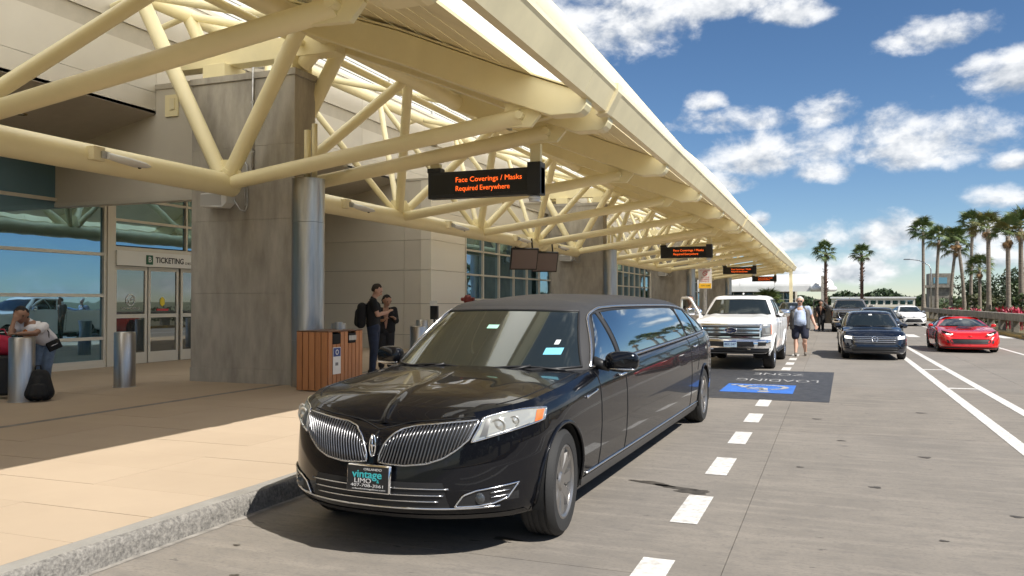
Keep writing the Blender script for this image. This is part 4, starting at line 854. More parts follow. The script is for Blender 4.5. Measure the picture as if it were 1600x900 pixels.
# ---- white pickup at the kerb, with an open door
def pickup(name, label, loc, rz, paint, big, door_side_open, full=True):
    c = Car(name, label, loc, rz, 'pickup truck'); W = 1.0
    keys = [(0, 0, .42, 1.20), (.45, .015, .42, 1.205), (.75, .05, .42, 1.21), (.90, .13, .43, 1.225), (.975, .30, .44, 1.25), (W, .60, .44, 1.28), (W + .01, 1.2, .42, 1.31), (W + .01, 1.8, .40, 1.345), (W + .01, 3.6, .40, 1.38), (W + .01, 5.3, .46, 1.40), (.985, 5.75, .50, 1.40), (.6, 5.86, .5, 1.40), (0, 5.88, .5, 1.40)]
    pf = [(0, .05), (.05, 0), (.38, 0), (.42, .03), (.6, .035), (.88, .045), (.96, .08), (1, .15)]; ps = [(0, .10), (.08, .04), (.3, .012), (.6, 0), (.82, .01), (.94, .035), (1, .075)]; pr = [(0, .05), (1, .03)]
    rg = Ring(keys, pf, ps, pr, 200); fa, ra, zc, AR = .98, 4.64, .40, .47
    c.lower(rg, paint, [(fa, zc, AR), (ra, zc, AR)], nz=36)
    c.lid_part('hood', -1, 1.75, paint, lambda y: np.interp(y, [0, .2, 1.7], [.02, .05, .06]), lambda x, y: .022 * (1 / (1 + math.exp(-(abs(x) - .50) / .03)) - 1 / (1 + math.exp(-(abs(x) - .72) / .03))) * min(1, max(0, y / .4)), ns=22, p=3)
    c.lid_part('bed_cover', 3.7, 9, black_m, .01); c.arch_liner(.5)
    lo = [(0, 1.50, 1.33), (.45, 1.53, 1.33), (.80, 1.64, 1.335), (.925, 1.82, 1.34), (.945, 2.2, 1.355), (.945, 3.4, 1.375), (.93, 3.75, 1.38), (.7, 3.84, 1.38), (0, 3.86, 1.38)]
    hi = [(0, 2.16, 1.83), (.38, 2.18, 1.83), (.64, 2.25, 1.825), (.735, 2.38, 1.825), (.755, 2.7, 1.835), (.755, 3.35, 1.83), (.735, 3.58, 1.82), (.55, 3.66, 1.82), (0, 3.68, 1.82)]
    cb = Cabin(lo, hi, .02, 140); c.cabin(cb, paint, 12, .03, None, ((.04, .03), (.12, .055)))
    c.part('roof_antenna', MB().tube([(0.0, 2.75, 1.9), (0, 2.82, 1.955), (0, 2.95, 1.96), (0, 3.0, 1.9)], [.02, .025, .02, .01], 6), paint, None, True)
    if full: c.part('sunroof', MB().box(-.42, .42, 2.45, 3.3, 1.915, 1.926), M('sunroof_dark', (.01, .01, .012), .1, coat=1))
    windows(c, cb, (.84, 1.365, .665, 1.79), [(1.98, 2.78, 1.39, 2.36, 2.74, 1.78), (2.86, 3.58, 1.40, 2.82, 3.46, 1.78)])
    F = rg.front; gm = M('grille_back', (.006, .006, .007), .5)
    g = c.part('grille', MB().grid(patch(F, [(x, .80) for x in np.linspace(-.70, .70, 15)], [(x, 1.17) for x in np.linspace(-.72, .72, 15)], 30, 6, .003)), gm)
    if big == 'white':
        for z, h in ((1.15, .014), (1.045, .022), (.955, .022), (.835, .016)):
            c.part('grille_bar', MB().grid(patch(F, [(x, z - h) for x in np.linspace(-.74, .74, 21)], [(x, z + h) for x in np.linspace(-.74, .74, 21)], 21, 4, .022)), chrome, g)
        for z in (1.10, 1.0, .90): c.part('grille_mesh', MB().tube([F(x, z, .010) for x in np.linspace(-.7, .7, 12)], .012, 5), M('grille_grey', (.10, .10, .10), .4), g)
        for sx in (1, -1): c.part('grille_side', MB().grid(patch(F, [(.70, .82), (.755, .84)], [(.71, 1.17), (.76, 1.17)], 5, 5, .024, sx)), chrome, g)
        ey = F(0, 1.0)[1] - .04; e = c.part('emblem', MB().add([(.155 * math.cos(a), ey, 1.0 + .068 * math.sin(a)) for a in np.linspace(0, 2 * math.pi, 29)[:-1]], [tuple(range(28))]).add([(.155 * math.cos(a), ey + .03, 1.0 + .068 * math.sin(a)) for a in np.linspace(0, 2 * math.pi, 29)[:-1]], []), M('emblem_blue', (.01, .03, .12), .2, coat=1))
        c.part('emblem_ring', MB().tube([(.155 * math.cos(a), ey - .003, 1.0 + .068 * math.sin(a)) for a in np.linspace(0, 2 * math.pi, 29)[:-1]], .010, 6, closed=True), chrome, e, True)
        text('lettering', 'Ford', .10, chrome, e, Matrix.Translation((0, ey - .006, 1.0)) @ FACE_S, ext=.002, shear=.3)
    else:
        for z in (1.10, 1.0, .90): c.part('grille_bar', MB().tube([F(x, z, .016) for x in np.linspace(-.5, .5, 12)], .018, 6), M('grille_grey', (.10, .10, .10), .4), g, True)
        c.part('grille_surround', MB().tube([F(a, z, .016) for a, z in [(x, .80) for x in np.linspace(-.55, .55, 8)] + [(.66, 1.0), (.60, 1.17)] + [(x, 1.17) for x in np.linspace(.55, -.55, 8)] + [(-.60, 1.17), (-.66, 1.0)]], .022, 6, closed=True), satin_chrome, g, True)
        ey = F(0, 1.0)[1] - .03; text('lettering', 'RAM', .13, chrome, g, Matrix.Translation((0, ey, 1.02)) @ FACE_S, ext=.006)
    for sx in (1, -1):
        def SF(a, z, off):
            xx, yy = rg.at(z, off); kk = np.where(rg.y < .9)[0]; u = np.maximum.accumulate(xx[kk] + .5 * np.clip(yy[kk] - .15, 0, None)); return (float(np.interp(a, u, xx[kk])), float(np.interp(a, u, yy[kk])), z)
        h = c.part('headlamp', MB().grid(patch(SF, [(.765, .86), (1.03, .88)], [(.765, 1.165), (1.06, 1.17)], 12, 7, .012, sx)), lampg)
        for z0, z1 in ((1.115, 1.15), (.885, .92)): c.part('lamp_strip', MB().grid(patch(SF, [(.79, z0), (.99, z0)], [(.79, z1), (.99, z1)], 6, 3, .017, sx)), refl_m, h)
        c.part('projector', MB().grid(patch(SF, [(.84, .95), (.94, .95)], [(.84, 1.07), (.94, 1.07)], 4, 4, .018, sx)), refl_m, h)
        c.part('lamp_side', MB().grid(patch(SF, [(1.0, .90), (1.035, .91)], [(1.01, 1.15), (1.05, 1.15)], 3, 4, .018, sx)), amber_m, h)
    bumper = c.part('bumper', MB().grid(patch(F, [(x, .56) for x in np.linspace(-.96, .96, 31)], [(x, .775) for x in np.linspace(-.96, .96, 31)], 31, 6, .035)), chrome)
    c.part('bumper_step', MB().grid([[tuple(np.array(F(x, .775, .035))), tuple(np.array(F(x, .785, -.01)))] for x in np.linspace(-.96, .96, 31)]), chrome, bumper)
    c.part('bumper_intake', MB().grid(patch(F, [(x, .60) for x in np.linspace(-.58, .58, 21)], [(x, .725) for x in np.linspace(-.56, .56, 21)], 21, 4, .040)), black_m, bumper)
    c.part('lower_valance', MB().grid(patch(F, [(x, .435) for x in np.linspace(-.9, .9, 21)], [(x, .555) for x in np.linspace(-.93, .93, 21)], 21, 4, .02)), black_m)
    for sx in (1, -1):
        c.part('fog_lamp', MB().grid(patch(F, [(.66, .615), (.85, .625)], [(.67, .72), (.87, .715)], 6, 4, .042, sx)), black_m, bumper); c.part('tow_hook', MB().tube([(sx * .42, F(.42, .5)[1] - .03, .53), (sx * .50, F(.5, .5)[1] - .05, .53)], .02, 6), satin_chrome)
    if big == 'white':
        yy = F(0, .66)[1] - .055; p = c.part('number_plate', MB().box(-.16, .16, yy, yy + .012, .585, .745), M('plate_pale_blue', (.45, .60, .72), .5)); k_ = M('plate_navy', (.02, .05, .22), .5)
        text('lettering', 'BEC·347', .085, k_, p, Matrix.Translation((0, yy - .002, .655)) @ FACE_S, ext=.001, width=.27); c.part('plate_band', MB().box(-.155, .155, yy - .001, yy + .002, .715, .74), k_, p)
    mirrors(c, 1.16, 1.98, 1.42, chrome if big == 'white' else paint, 1.45)
    sd = rg.side
    for pts in ([(1.70, .55), (1.72, 1.32)], [(2.80, .50), (2.82, 1.36)], [(3.66, .55), (3.68, 1.37)]): c.strip(sd, pts, .006, dark_m, 'panel_gap', -.001, 12)
    c.strip(sd, [(2.55, 1.16), (2.72, 1.16)], .02, paint, 'door_handle', .03, 6); c.strip(sd, [(1.55, .42), (4.0, .42)], .05, black_m, 'running_board', .06, 8)
    for (ay, az, ar) in c.arches: c.strip(sd, [(ay + (ar + .02) * math.cos(a), az + (ar + .02) * math.sin(a)) for a in np.linspace(R(-5), R(185), 24)], .03, paint, 'arch_lip', .0, 30)
    for y in (fa, ra):
        for sx in (1, -1): c.wheel(.86, y, .41, .275, .235, 6, 'plain', satin_chrome, sx)
    c.part('underbody', MB().box(-.8, .8, .5, 5.6, .38, .6), dark_m)
    # open front door on the image-left side
    hinge = bpy.data.objects.new('open_door', None); col.objects.link(hinge); hinge.parent = c.t; hinge.location = (-1.01, 1.74, .46); hinge.rotation_euler = (0, 0, R(door_side_open)); hinge.empty_display_size = .1
    c.part('door_panel', MB().prism([(0, .05), (.04, 0), (1.05, 0), (1.08, .06), (1.08, .93), (0, .90)], -.07, .05, 'x'), paint, hinge, 30, .015)
    fr = [(.06, .90), (.55, 1.33), (.68, 1.37), (1.04, 1.37), (1.07, 1.32), (1.08, .93)]
    c.part('window_frame', MB().tube([(.0, a, b) for a, b in fr], .035, 8), paint, hinge, 40)
    c.part('glass_pane', MB().add([(0.0, a, b) for a, b in [(.10, .91), (.57, 1.31), (.69, 1.345), (1.03, 1.345), (1.05, .94)]], [(0, 1, 2, 3, 4)]), clear_glass, hinge)
    c.part('door_trim', MB().box(.045, .06, .08, 1.03, .06, .84), M('door_trim_grey', (.12, .11, .10), .7), hinge)
    c.part('wing_mirror', MB().obox((-.24, .16, .98), (.13, .05, .11)), chrome if big == 'white' else black_m, hinge, 40, .03)
    return c
white_paintm = M('white_car_paint', (.82, .82, .81), .3, coat=.5); grey_paint = M('grey_brown_car_paint', (.16, .145, .13), .25, metal=.4, coat=.8)
pk = pickup('pickup_truck', 'white pickup truck with big chrome grille and open door behind the limousine', (-2.24, 20.2, 0), R(-1.0), white_paintm, 'white', 40)
rm = pickup('pickup_truck', 'dark grey pickup truck far down the road with its door standing open', (.95, 47.2, 0), 0, grey_paint, 'ram', 66, False)
# ---- passenger cars
def sedan(name, label, loc, rz, paint, W, L, H, hz0, hz1, cowl, head, tail, decke, bulge_front=.20, wheel_r=.335, front=None, rim=satin_chrome, clear=.19, glass=cglass, spokes=5, cat='car', nose=(1, 1, 1), wb=(.87, .80), fend=0.0, roofw=.70, mir=1.0):
    c = Car(name, label, loc, rz, cat); w = W / 2; b = bulge_front
    belt = hz1 + .05
    keys = [(0, 0, clear, hz0), (w * .40, b * .10, clear, hz0 + .004), (w * .70, b * .40, clear, hz0 + .03), (w * .90, b * 1.25, clear, hz0 + .075 + fend), (w * .985, b * 2.6, clear, hz0 + .12 + fend * 1.5), (w, b * 2.6 + .5, clear - .01, hz0 + (hz1 - hz0) * .75 + fend), (w, cowl + .3, clear - .02, belt), (w, L * .62, clear - .02, belt + .02), (w, L - .9, clear, belt + .06), (w * .96, L - .3, clear + .05, belt + .05), (w * .7, L - .05, clear + .08, belt + .03), (0, L, clear + .1, belt + .02)]
    pf = [(0, .06), (.08, .01), (.25, 0), (.5, .02), (.72, .05), (.9, .10), (1, .20)]; ps = [(0, .08), (.1, .035), (.35, .005), (.55, 0), (.72, .008), (.9, .03), (1, .08)]; pr = [(0, .08), (.3, 0), (.8, .04), (1, .10)]
    rg = Ring(keys, pf, ps, pr, 180); fa, ra = wb[0], L - wb[1] - .25; AR = wheel_r + .045
    c.lower(rg, paint, [(fa, wheel_r, AR), (ra, wheel_r, AR)], nz=32)
    c.lid_part('hood', -1, cowl + .35, paint, lambda y: np.interp(y, [0, .15, cowl], [.01, .04 - fend, .06 - fend * .8]), lambda x, y: .012 * (1 / (1 + math.exp(-(abs(x) - .38 - .1 * y) / .03)) - 1 / (1 + math.exp(-(abs(x) - .58 - .1 * y) / .05))) * min(1, max(0, y / .5)), ns=22, p=2.4)
    c.lid_part('boot_lid', tail - .3, 99, paint, .03); c.arch_liner(.45)
    wl = w * .93; wr = w * roofw
    lo = [(0, cowl, hz1 + .03), (wl * .5, cowl + .04, hz1 + .03), (wl * .85, cowl + .20, hz1 + .035), (wl * .97, cowl + .45, hz1 + .045), (wl, cowl + .9, belt), (wl, tail - .9, belt + .03), (wl * .95, tail - .35, belt + .04), (wl * .7, tail - .08, belt + .04), (0, tail, belt + .03)]
    ht = H - .07
    hi = [(0, head, ht), (wr * .5, head + .03, ht), (wr * .86, head + .12, ht - .01), (wr * .97, head + .26, ht - .01), (wr, head + .55, ht), (wr, decke - .6, ht - .01), (wr * .95, decke - .25, ht - .02), (wr * .7, decke - .06, ht - .03), (0, decke, ht - .03)]
    cb = Cabin(lo, hi, .03, 130); c.cabin(cb, paint, 12, .03, None, ((.04, .022), (.13, .045)))
    windows(c, cb, (wl * .86, hz1 + .06, wr * .86, ht - .03), [(cowl + .48, (cowl + tail) / 2 - .05, belt + .03, head + .22, (head + decke) / 2 - .03, ht - .04), ((cowl + tail) / 2 + .03, tail - .62, belt + .04, (head + decke) / 2 + .05, decke - .28, ht - .045)], glass)
    mirrors(c, w + .06, cowl + .55, belt + .04, paint, mir)
    sd = rg.side
    for pts in ([(cowl + .18, .35), (cowl + .22, belt - .05)], [((cowl + tail) / 2, .33), ((cowl + tail) / 2 - .02, belt - .02)]): c.strip(sd, pts, .005, dark_m, 'panel_gap', -.001, 12)
    for (ay, az, ar) in c.arches: c.strip(sd, [(ay + (ar + .008) * math.cos(a), az + (ar + .008) * math.sin(a)) for a in np.linspace(R(-5), R(185), 24)], .012, paint, 'arch_lip', .001, 30)
    c.strip(sd, [((cowl + tail) / 2 - .22, belt - .10), ((cowl + tail) / 2 - .05, belt - .10)], .013, paint, 'door_handle', .03, 6)
    for y in (fa, ra):
        for sx in (1, -1): c.wheel(w - .12, y, wheel_r, .22, wheel_r * .68, spokes, 'twin', rim, sx)
    c.part('underbody', MB().box(-w * .8, w * .8, .5, L - .5, clear - .02, .45), dark_m)
    if front: front(c, rg)
    return c
def SFm(rg, k=.45, y0=.1):
    def SF(a, z, off):
        xx, yy = rg.at(z, off); kk = np.where(rg.y < .9)[0]; u = np.maximum.accumulate(xx[kk] + k * np.clip(yy[kk] - y0, 0, None)); return (float(np.interp(a, u, xx[kk])), float(np.interp(a, u, yy[kk])), z)
    return SF
gback = M('grille_back', (.006, .006, .007), .5)
def fpatch(c, F, lo, hi, mat, name, off=.006, nu=20, nv=4, par=None): return c.part(name, MB().grid(patch(F, lo, hi, nu, nv, off)), mat, par)
def symx(w, z0, n=15): return [(x, z0) for x in np.linspace(-w, w, n)]
def vw_front(c, rg):
    F = rg.front; SF = SFm(rg)
    g = fpatch(c, F, symx(.56, .50), symx(.60, .70), gback, 'grille', .004)
    for z, w in ((.685, .60), (.635, .59), (.585, .58), (.535, .57)): c.part('grille_bar', MB().tube([F(x, z, .012) for x in np.linspace(-w, w, 21)], .0115, 6), chrome, g, True)
    emblem_at(c, F, 0, .62, [(circ(.082, 24), .010), ([(-.045, .062), (-.005, -.002), (.005, -.002), (.045, .062)], .008), ([(-.075, .028), (-.036, -.066), (0, .012), (.036, -.066), (.075, .028)], .008)], chrome, .026)
    fpatch(c, F, symx(.60, .22), symx(.66, .40), M('lower_black', (.01, .01, .011), .35), 'lower_intake', .004)
    for z in (.27, .33): c.part('intake_bar', MB().tube([F(x, z, .010) for x in np.linspace(-.6, .6, 15)], .008, 5), black_m)
    for sx in (1, -1):
        h = c.part('headlamp', MB().grid(patch(SF, [(.60, .60), (.90, .63)], [(.62, .71), (.96, .735)], 12, 5, .010, sx)), lampg)
        c.part('daytime_lamp', MB().grid(patch(SF, [(.64, .625), (.88, .64)], [(.66, .69), (.90, .715)], 8, 3, .014, sx)), drl, h); c.part('corner_trim', MB().tube([tuple(p) for p in path(SF, [(.60, .47), (.72, .38), (.90, .36)], .010, 14, sx)], .012, 6), black_m, None, True)
    c.part('permit_sticker', MB().grid(patch(c.C.front, [(-.05, 1.30), (.05, 1.30)], [(-.05, 1.335), (.05, 1.335)], 3, 3, .009)), white_m)
def navy(): return M('navy_car_paint', (.006, .009, .018), .12, coat=1.0)
sedan('sedan', 'dark navy sedan driving towards us with its headlamps lit', (1.12, 24.95, 0), R(1.5), navy(), 1.80, 4.70, 1.44, .72, .88, 1.35, 2.05, 4.45, 3.55, .17, front=vw_front, rim=M('alloy_grey', (.42, .41, .40), .33, metal=.9))
sedan('sedan', 'dark grey sedan mostly hidden behind the navy sedan', (1.95, 37.5, 0), R(2), M('charcoal_car_paint', (.05, .055, .062), .2, metal=.5, coat=.8), 1.82, 4.75, 1.47, .74, .90, 1.35, 2.0, 4.5, 3.6, .17, front=vw_front if False else None)
red_paint = M('red_car_paint', (.62, .012, .010), .16, coat=1.0)
def vette_front(c, rg):
    F = rg.front; SF = SFm(rg, .5, .12)
    fpatch(c, F, symx(.50, .335), symx(.56, .445), gback, 'grille', .006)
    c.part('grille_surround', MB().tube([F(a, z, .008) for a, z in symx(.50, .325, 12) + [(.60, .37), (.585, .44)] + symx(.55, .455, 12)[::-1] + [(-.585, .44), (-.60, .37)]], .012, 6, closed=True), black_m)
    c.part('splitter', MB().grid(patch(F, symx(.86, .155), symx(.88, .195), 25, 3, .02)), black_m)
    for sx in (1, -1):
        h = c.part('headlamp', MB().grid(patch(SF, [(.52, .575), (.74, .60), (.98, .68)], [(.62, .66), (.80, .715), (1.04, .765)], 14, 5, .008, sx)), M('smoked_lamp', (.02, .02, .022), .08, coat=1))
        c.part('daytime_lamp', MB().tube([tuple(p) for p in path(SF, [(.57, .628), (.64, .605), (.80, .635)], .014, 14, sx)], .016, 6), drl, h, True)
        c.part('corner_duct', MB().grid(patch(SF, [(.62, .33), (.70, .33)], [(.66, .42), (.72, .43)], 5, 4, .008, sx)), black_m)
    T = c.top; vent = MB().grid([[(u * .26 * (1 - .25 * v), 1.08 + .36 * v, float(np.interp(1.08 + .36 * v, T[:120, 1], T[:120, 2])) + .052 + .02) for u in np.linspace(-1, 1, 7)] for v in np.linspace(0, 1, 4)]); c.part('hood_vent', vent, black_m)
    emblem_at(c, F, 0, .545, [([(-.06, .03), (0, -.025), (.06, .03)], .010), ([(-.03, .03), (0, 0), (.03, .03)], .008)], M('badge_dark_red', (.25, .02, .02), .3), .012)
    for sx in (1, -1): c.part('side_duct', MB().grid(patch(rg.side, [(1.62, .40), (1.92, .46)], [(1.72, .66), (1.98, .62)], 5, 5, .006, sx)), black_m)
    c.part('permit_sticker', MB().grid(patch(c.C.front, [(-.05, 1.09), (.05, 1.09)], [(-.05, 1.115), (.05, 1.115)], 3, 3, .009)), white_m)
sedan('sports_car', 'low bright red sports car with black hood vent in the right lane', (4.10, 29.55, 0), R(.5), red_paint, 1.88, 4.49, 1.21, .52, .79, 1.45, 2.35, 4.1, 3.0, .22, wheel_r=.34, front=vette_front, rim=M('black_alloy', (.03, .03, .03), .3, metal=.6), clear=.13, spokes=5, cat='sports car', wb=(.95, .62), fend=.055, roofw=.60, mir=.75)
def cor_front(c, rg):
    F = rg.front; SF = SFm(rg)
    fpatch(c, F, [(x, .26) for x in np.linspace(-.62, .62, 13)], [(x, .52) for x in np.linspace(-.42, .42, 13)], gback, 'grille', .006)
    for z, w in ((.32, .58), (.38, .54), (.44, .5)): c.part('grille_bar', MB().tube([F(x, z, .012) for x in np.linspace(-w, w, 13)], .010, 5), black_m)
    c.part('grille_trim', MB().tube([F(x, .62 - .02 * abs(x), .008) for x in np.linspace(-.6, .6, 15)], .012, 6), chrome)
    c.part('lower_trim', MB().tube([F(x, .235, .010) for x in np.linspace(-.66, .66, 15)], .014, 6), white_m)
    emblem_at(c, F, 0, .655, [([(.07 * math.cos(a), .045 * math.sin(a)) for a in np.linspace(0, 6.283, 18)], .007), ([(.03 * math.cos(a), .042 * math.sin(a)) for a in np.linspace(0, 6.283, 14)], .006)], chrome, .014)
    for sx in (1, -1):
        h = c.part('headlamp', MB().grid(patch(SF, [(.50, .60), (.70, .60), (.98, .70)], [(.56, .66), (.74, .70), (1.0, .775)], 10, 4, .010, sx)), M('smoked_lamp', (.02, .02, .022), .08, coat=1)); c.part('projector', MB().grid(patch(SF, [(.70, .63), (.78, .65)], [(.70, .68), (.78, .70)], 3, 3, .014, sx)), refl_m, h)
        c.part('fog_recess', MB().grid(patch(SF, [(.66, .30), (.80, .34)], [(.72, .42), (.80, .44)], 4, 3, .008, sx)), gback)
sedan('sedan', 'small white sedan approaching beside the concrete railing', (5.1, 60.6, 0), R(6), white_paintm, 1.78, 4.64, 1.45, .76, .92, 1.2, 1.95, 4.4, 3.55, .17, front=cor_front)
sedan('car', 'dark car far off behind the walking man in grey vest', (-2.6, 58.0, 0), 0, M('charcoal_car_paint', (.05, .055, .062), .2, metal=.5, coat=.8), 1.85, 4.6, 1.68, .95, 1.08, 1.15, 1.75, 4.4, 4.0, .17, wheel_r=.36, clear=.25)

for o_ in list(col.objects):
    if o_.type == 'EMPTY' and o_.parent is None and o_.get('category') in ('car', 'sports car', 'pickup truck'): o_.scale = (.94, .94, .94)
# ================================================================ STREET FURNITURE
def bollard(x, y, label):
    t = thing('bollard', label, 'bollard', (x, y, .15), 0, 'steel bollards along the terminal front')
    MB().lathe([(.175, 0), (.175, .93), (.165, .945), (.001, .948)], 32).build('post', steel, t, 40); MB().lathe([(.19, 0.0), (.19, .008), (.175, .009)], 32).build('base_ring', galv, t)
for x, y, l in ((-11.17, 8.82, 'brushed steel bollard the woman in white leans on'), (-11.44, 10.99, 'brushed steel bollard standing alone before the ticketing doors'), (-11.3, 6.65, 'brushed steel bollard off the left edge of the picture'), (-11.2, 17.3, 'steel bollard right behind the wooden litter bin'), (-11.1, 19.4, 'sunlit steel bollard right of the man in black'), (-11.1, 21.5, 'steel bollard by the corner of the beige wall, left of the limousine roof'), (-8.3, 15.9, 'short steel bollard just behind the man in black, by the bin')): bollard(x, y, l)
# wooden slatted twin litter bin
wood = M('cedar_slat', (.52, .235, .10), .6, var=.22, vs=3, stretch=(9, 9, .8), rand=.4, c2=(.38, .16, .065))
def litter_bin():
    t = thing('litter_bin', 'wooden slatted twin litter bin with recycling notice beside the steel column', 'litter bin', (-7.93, 12.0, .15)); hx, hy, H_ = .30, .53, .97
    MB().box(-hx + .03, hx - .03, -hy + .03, hy - .03, .04, H_ - .04).build('inner_box', dark_m, t)
    w = .105
    for k in range(5):
        x = -hx + .005 + k * .1195
        for sy in (-1, 1): MB().box(x, x + w, sy * hy - .012, sy * hy + .012, 0.02, H_).build('slat', wood, t, bevel=.004)
    for k in range(9):
        y = -hy + .012 + k * .1165
        for sx in (-1, 1):
            cut = sx > 0 and k in (1, 2, 5, 6)
            MB().box(sx * hx - .012, sx * hx + .012, y, y + .1, .02, H_ - (.20 if cut else 0)).build('slat', wood, t, bevel=.004)
    MB().box(-hx - .005, hx + .005, -hy - .005, hy + .005, H_ + .002, H_ + .022).build('top_board', M('bin_top', (.16, .075, .035), .6, var=.2), t, bevel=.005)
    for y in (-.285, .18): MB().box(hx + .002, hx + .010, y - .11, y + .12, H_ - .19, H_ - .03).build('opening', dark_m, t)
    MB().box(hx + .0125, hx + .022, .07, .30, H_ - .15, H_ - .07).build('flap', steel, t); MB().lathe([(.07, 0), (.07, .13), (.001, .132)], 18, (0, .25, H_ + .02)).build('ash_urn', steel, t, 40)
    s = MB().box(hx + .014, hx + .020, -.41, -.18, .28, .72).build('notice', white_m, t); MB().box(hx + .020, hx + .0225, -.40, -.19, .57, .71).build('notice_panel', M('notice_blue', (.02, .05, .22), .5), s)
    MB().lathe([(.03, 0), (.045, 0), (.045, .002), (.03, .002)], 14, (hx + .0235, -.295, .64), 'x').build('recycling_symbol', white_m, s); MB().box(hx + .0205, hx + .0225, -.34, -.26, .42, .47).build('notice_pictogram', M('notice_grey', (.2, .2, .2), .6), s)
litter_bin()
# --- LED message signs hung from the outriggers
led = M('led_orange', (1.0, .13, .015), .5, emit=.9); ledk = M('led_panel', (.006, .006, .006), .35); sgk = M('sign_case', (.012, .013, .016), .4)
def led_sign(y, label, full):
    t = thing('message_sign', label, 'sign', (-5.55, y, 3.42), 0, 'electronic message signs under the canopy'); w = 1.05
    MB().box(-w, w, -.10, .10, .0, .46).build('case', sgk, t, bevel=.01); MB().box(-w + .06, w - .06, -.106, -.1005, .06, .41).build('display', ledk, t)
    for x in (-w + .11, w - .12):
        MB().box(x - .12, x + .12, -.125, .125, -.01, .54).build('end_box', sgk, t, bevel=.008) if x > 0 else MB().box(x - .13, x + .13, -.09, .09, .46, .54).build('end_box', sgk, t, bevel=.008)
        ztop = 4.42 - 3.42 + (x - 1.2) * .13 - .12
        MB().box(x - .09, x + .09, -.05, .05, .541, max(.62, ztop)).build('hanger', cream, t)
    MB().lathe([(.10, -.06), (.11, -.03), (.07, 0)], 16, (w - .15, 0, -.012)).lathe([(.09, -.10), (.09, -.065)], 16, (w - .15, 0, -.012)).build('sensor', white_m, t, 40)
    for z, s in ((.305, 'Face Coverings / Masks'), (.155, 'Required Everywhere')): text('lettering', s, .125, led, t, Matrix.Translation((.10 - (0 if z > .2 else .11), -.109, z)) @ FACE_S, ext=.001, width=1.22 if z > .2 else 1.0)
for k, (y, l) in enumerate(((13.1, 'nearest black LED sign with orange face covering message'), (34.3, 'second LED message sign along the canopy, above the white pickup'), (55.5, 'third LED message sign along the canopy'), (76.7, 'farthest and smallest LED message sign under the canopy'))): led_sign(y, l, k < 2)
# --- lamps on the chord
def chord_lamp(y, label):
    t = thing('canopy_lamp', label, 'lamp', (-9.70, y, 3.70), 0, 'white lamps on the canopy chord')
    MB().box(-.06, .10, -.10, .10, -.09, .11).build('junction_box', cream_lt, t, bevel=.008); MB().box(.10, .13, .02, .16, -.05, .05).build('bracket', galv, t)
    G = [[(.12 + u * .0 + .30 * s_ * .28, .08 + .62 * s_ * 1.0 * .95, .02 - .10 * s_ + dz) for dz in (0,)] for s_ in (0, 1) for u in (0,)]
    mb = MB(); P = []
    for s_, w_, h_ in ((0, .045, .05), (.25, .06, .055), (.4, .13, .05), (.8, .15, .045), (1, .09, .02)):
        P.append([(.14 + .10 * s_ + w_ * math.cos(a), .10 + .62 * s_, -.01 - .07 * s_ + h_ * math.sin(a)) for a in np.linspace(0, 2 * math.pi, 13)[:-1]])
    mb.grid(P, True); mb.f.append(tuple(range(12))); mb.f.append(tuple(range(48, 60))); mb.build('lamp_head', white_m, t, 50); MB().lathe([(.001, -.02), (.022, -.015), (.025, 0)], 10, (.225, .60, -.11)).build('sensor', black_m, t)
for y, l in ((8.75, 'white lamp head on the big cream tube above the ticketing glass'), (15.2, 'white lamp on the chord just right of the steel column'), (20.3, 'white lamp on the chord left of the gridded windows'), (25.4, 'white lamp on the chord just before the hanging screens'), (29.7, 'white lamp on the chord beyond the hanging screens'), (36.4, 'small white lamp on the chord beyond the second pier')): chord_lamp(y, l)
# --- loudspeakers with conduit on the piers
def speaker(y, label):
    t = thing('loudspeaker', label, 'loudspeaker', (-10.33, y - .01, 3.46), 0, 'white loudspeakers on the piers')
    MB().prism([(-.32, -.12), (.16, -.15), (.26, -.07), (.26, .08), (.16, .15), (-.32, .12)], -.30, -.06).build('cabinet', white_m, t, bevel=.012); MB().box(-.315, .15, -.308, -.301, -.10, .10).build('mesh', M('speaker_mesh', (.42, .41, .39), .7), t); MB().box(-.05, .1, -.06, .0, -.05, .05).build('bracket', galv, t)
    MB().tube([(.26, -.1, 0), (.36, -.05, -.18), (.46, -.03, -.2), (.5, -.03, -.1), (.5, -.03, .62), (.42, -.03, .72), (.2, -.03, .74)], .014, 8).build('conduit', galv, t, True); MB().tube([(.46, -.035, -.1), (.44, -.035, .30), (.36, -.035, .42), (.15, -.035, .45)], .012, 8).build('conduit', galv, t, True)
for k, (py, l) in enumerate(zip(PIERS[1:4], ('white loudspeaker on the big concrete pier beside the steel column', 'small white loudspeaker on the pier behind the hanging screens', 'tiny white loudspeaker on the third pier'))): speaker(py, l)
t = thing('pier_conduit', 'thin steel conduit running down the big concrete pier', 'pipe', (-9.72, 12.2, 4.5)); MB().tube([(0, 0, -.55), (0, 0, 1.35), (0, .3, 1.42)], .02, 8).build('pipe', galv, t, True); MB().box(-.035, .035, -.02, .02, -.2, -.16).box(-.035, .035, -.02, .02, .7, .74).build('clip', galv, t)
t = thing('junction_box', 'cream junction plate on the wall left of the pier top', 'box', (-12.17, 12.82, 5.42)); MB().box(-.16, .16, -.02, .01, -.13, .30).build('plate', cream, t); MB().box(-.02, .09, -.05, -.02, 0, .22).build('cover', cream_lt, t)
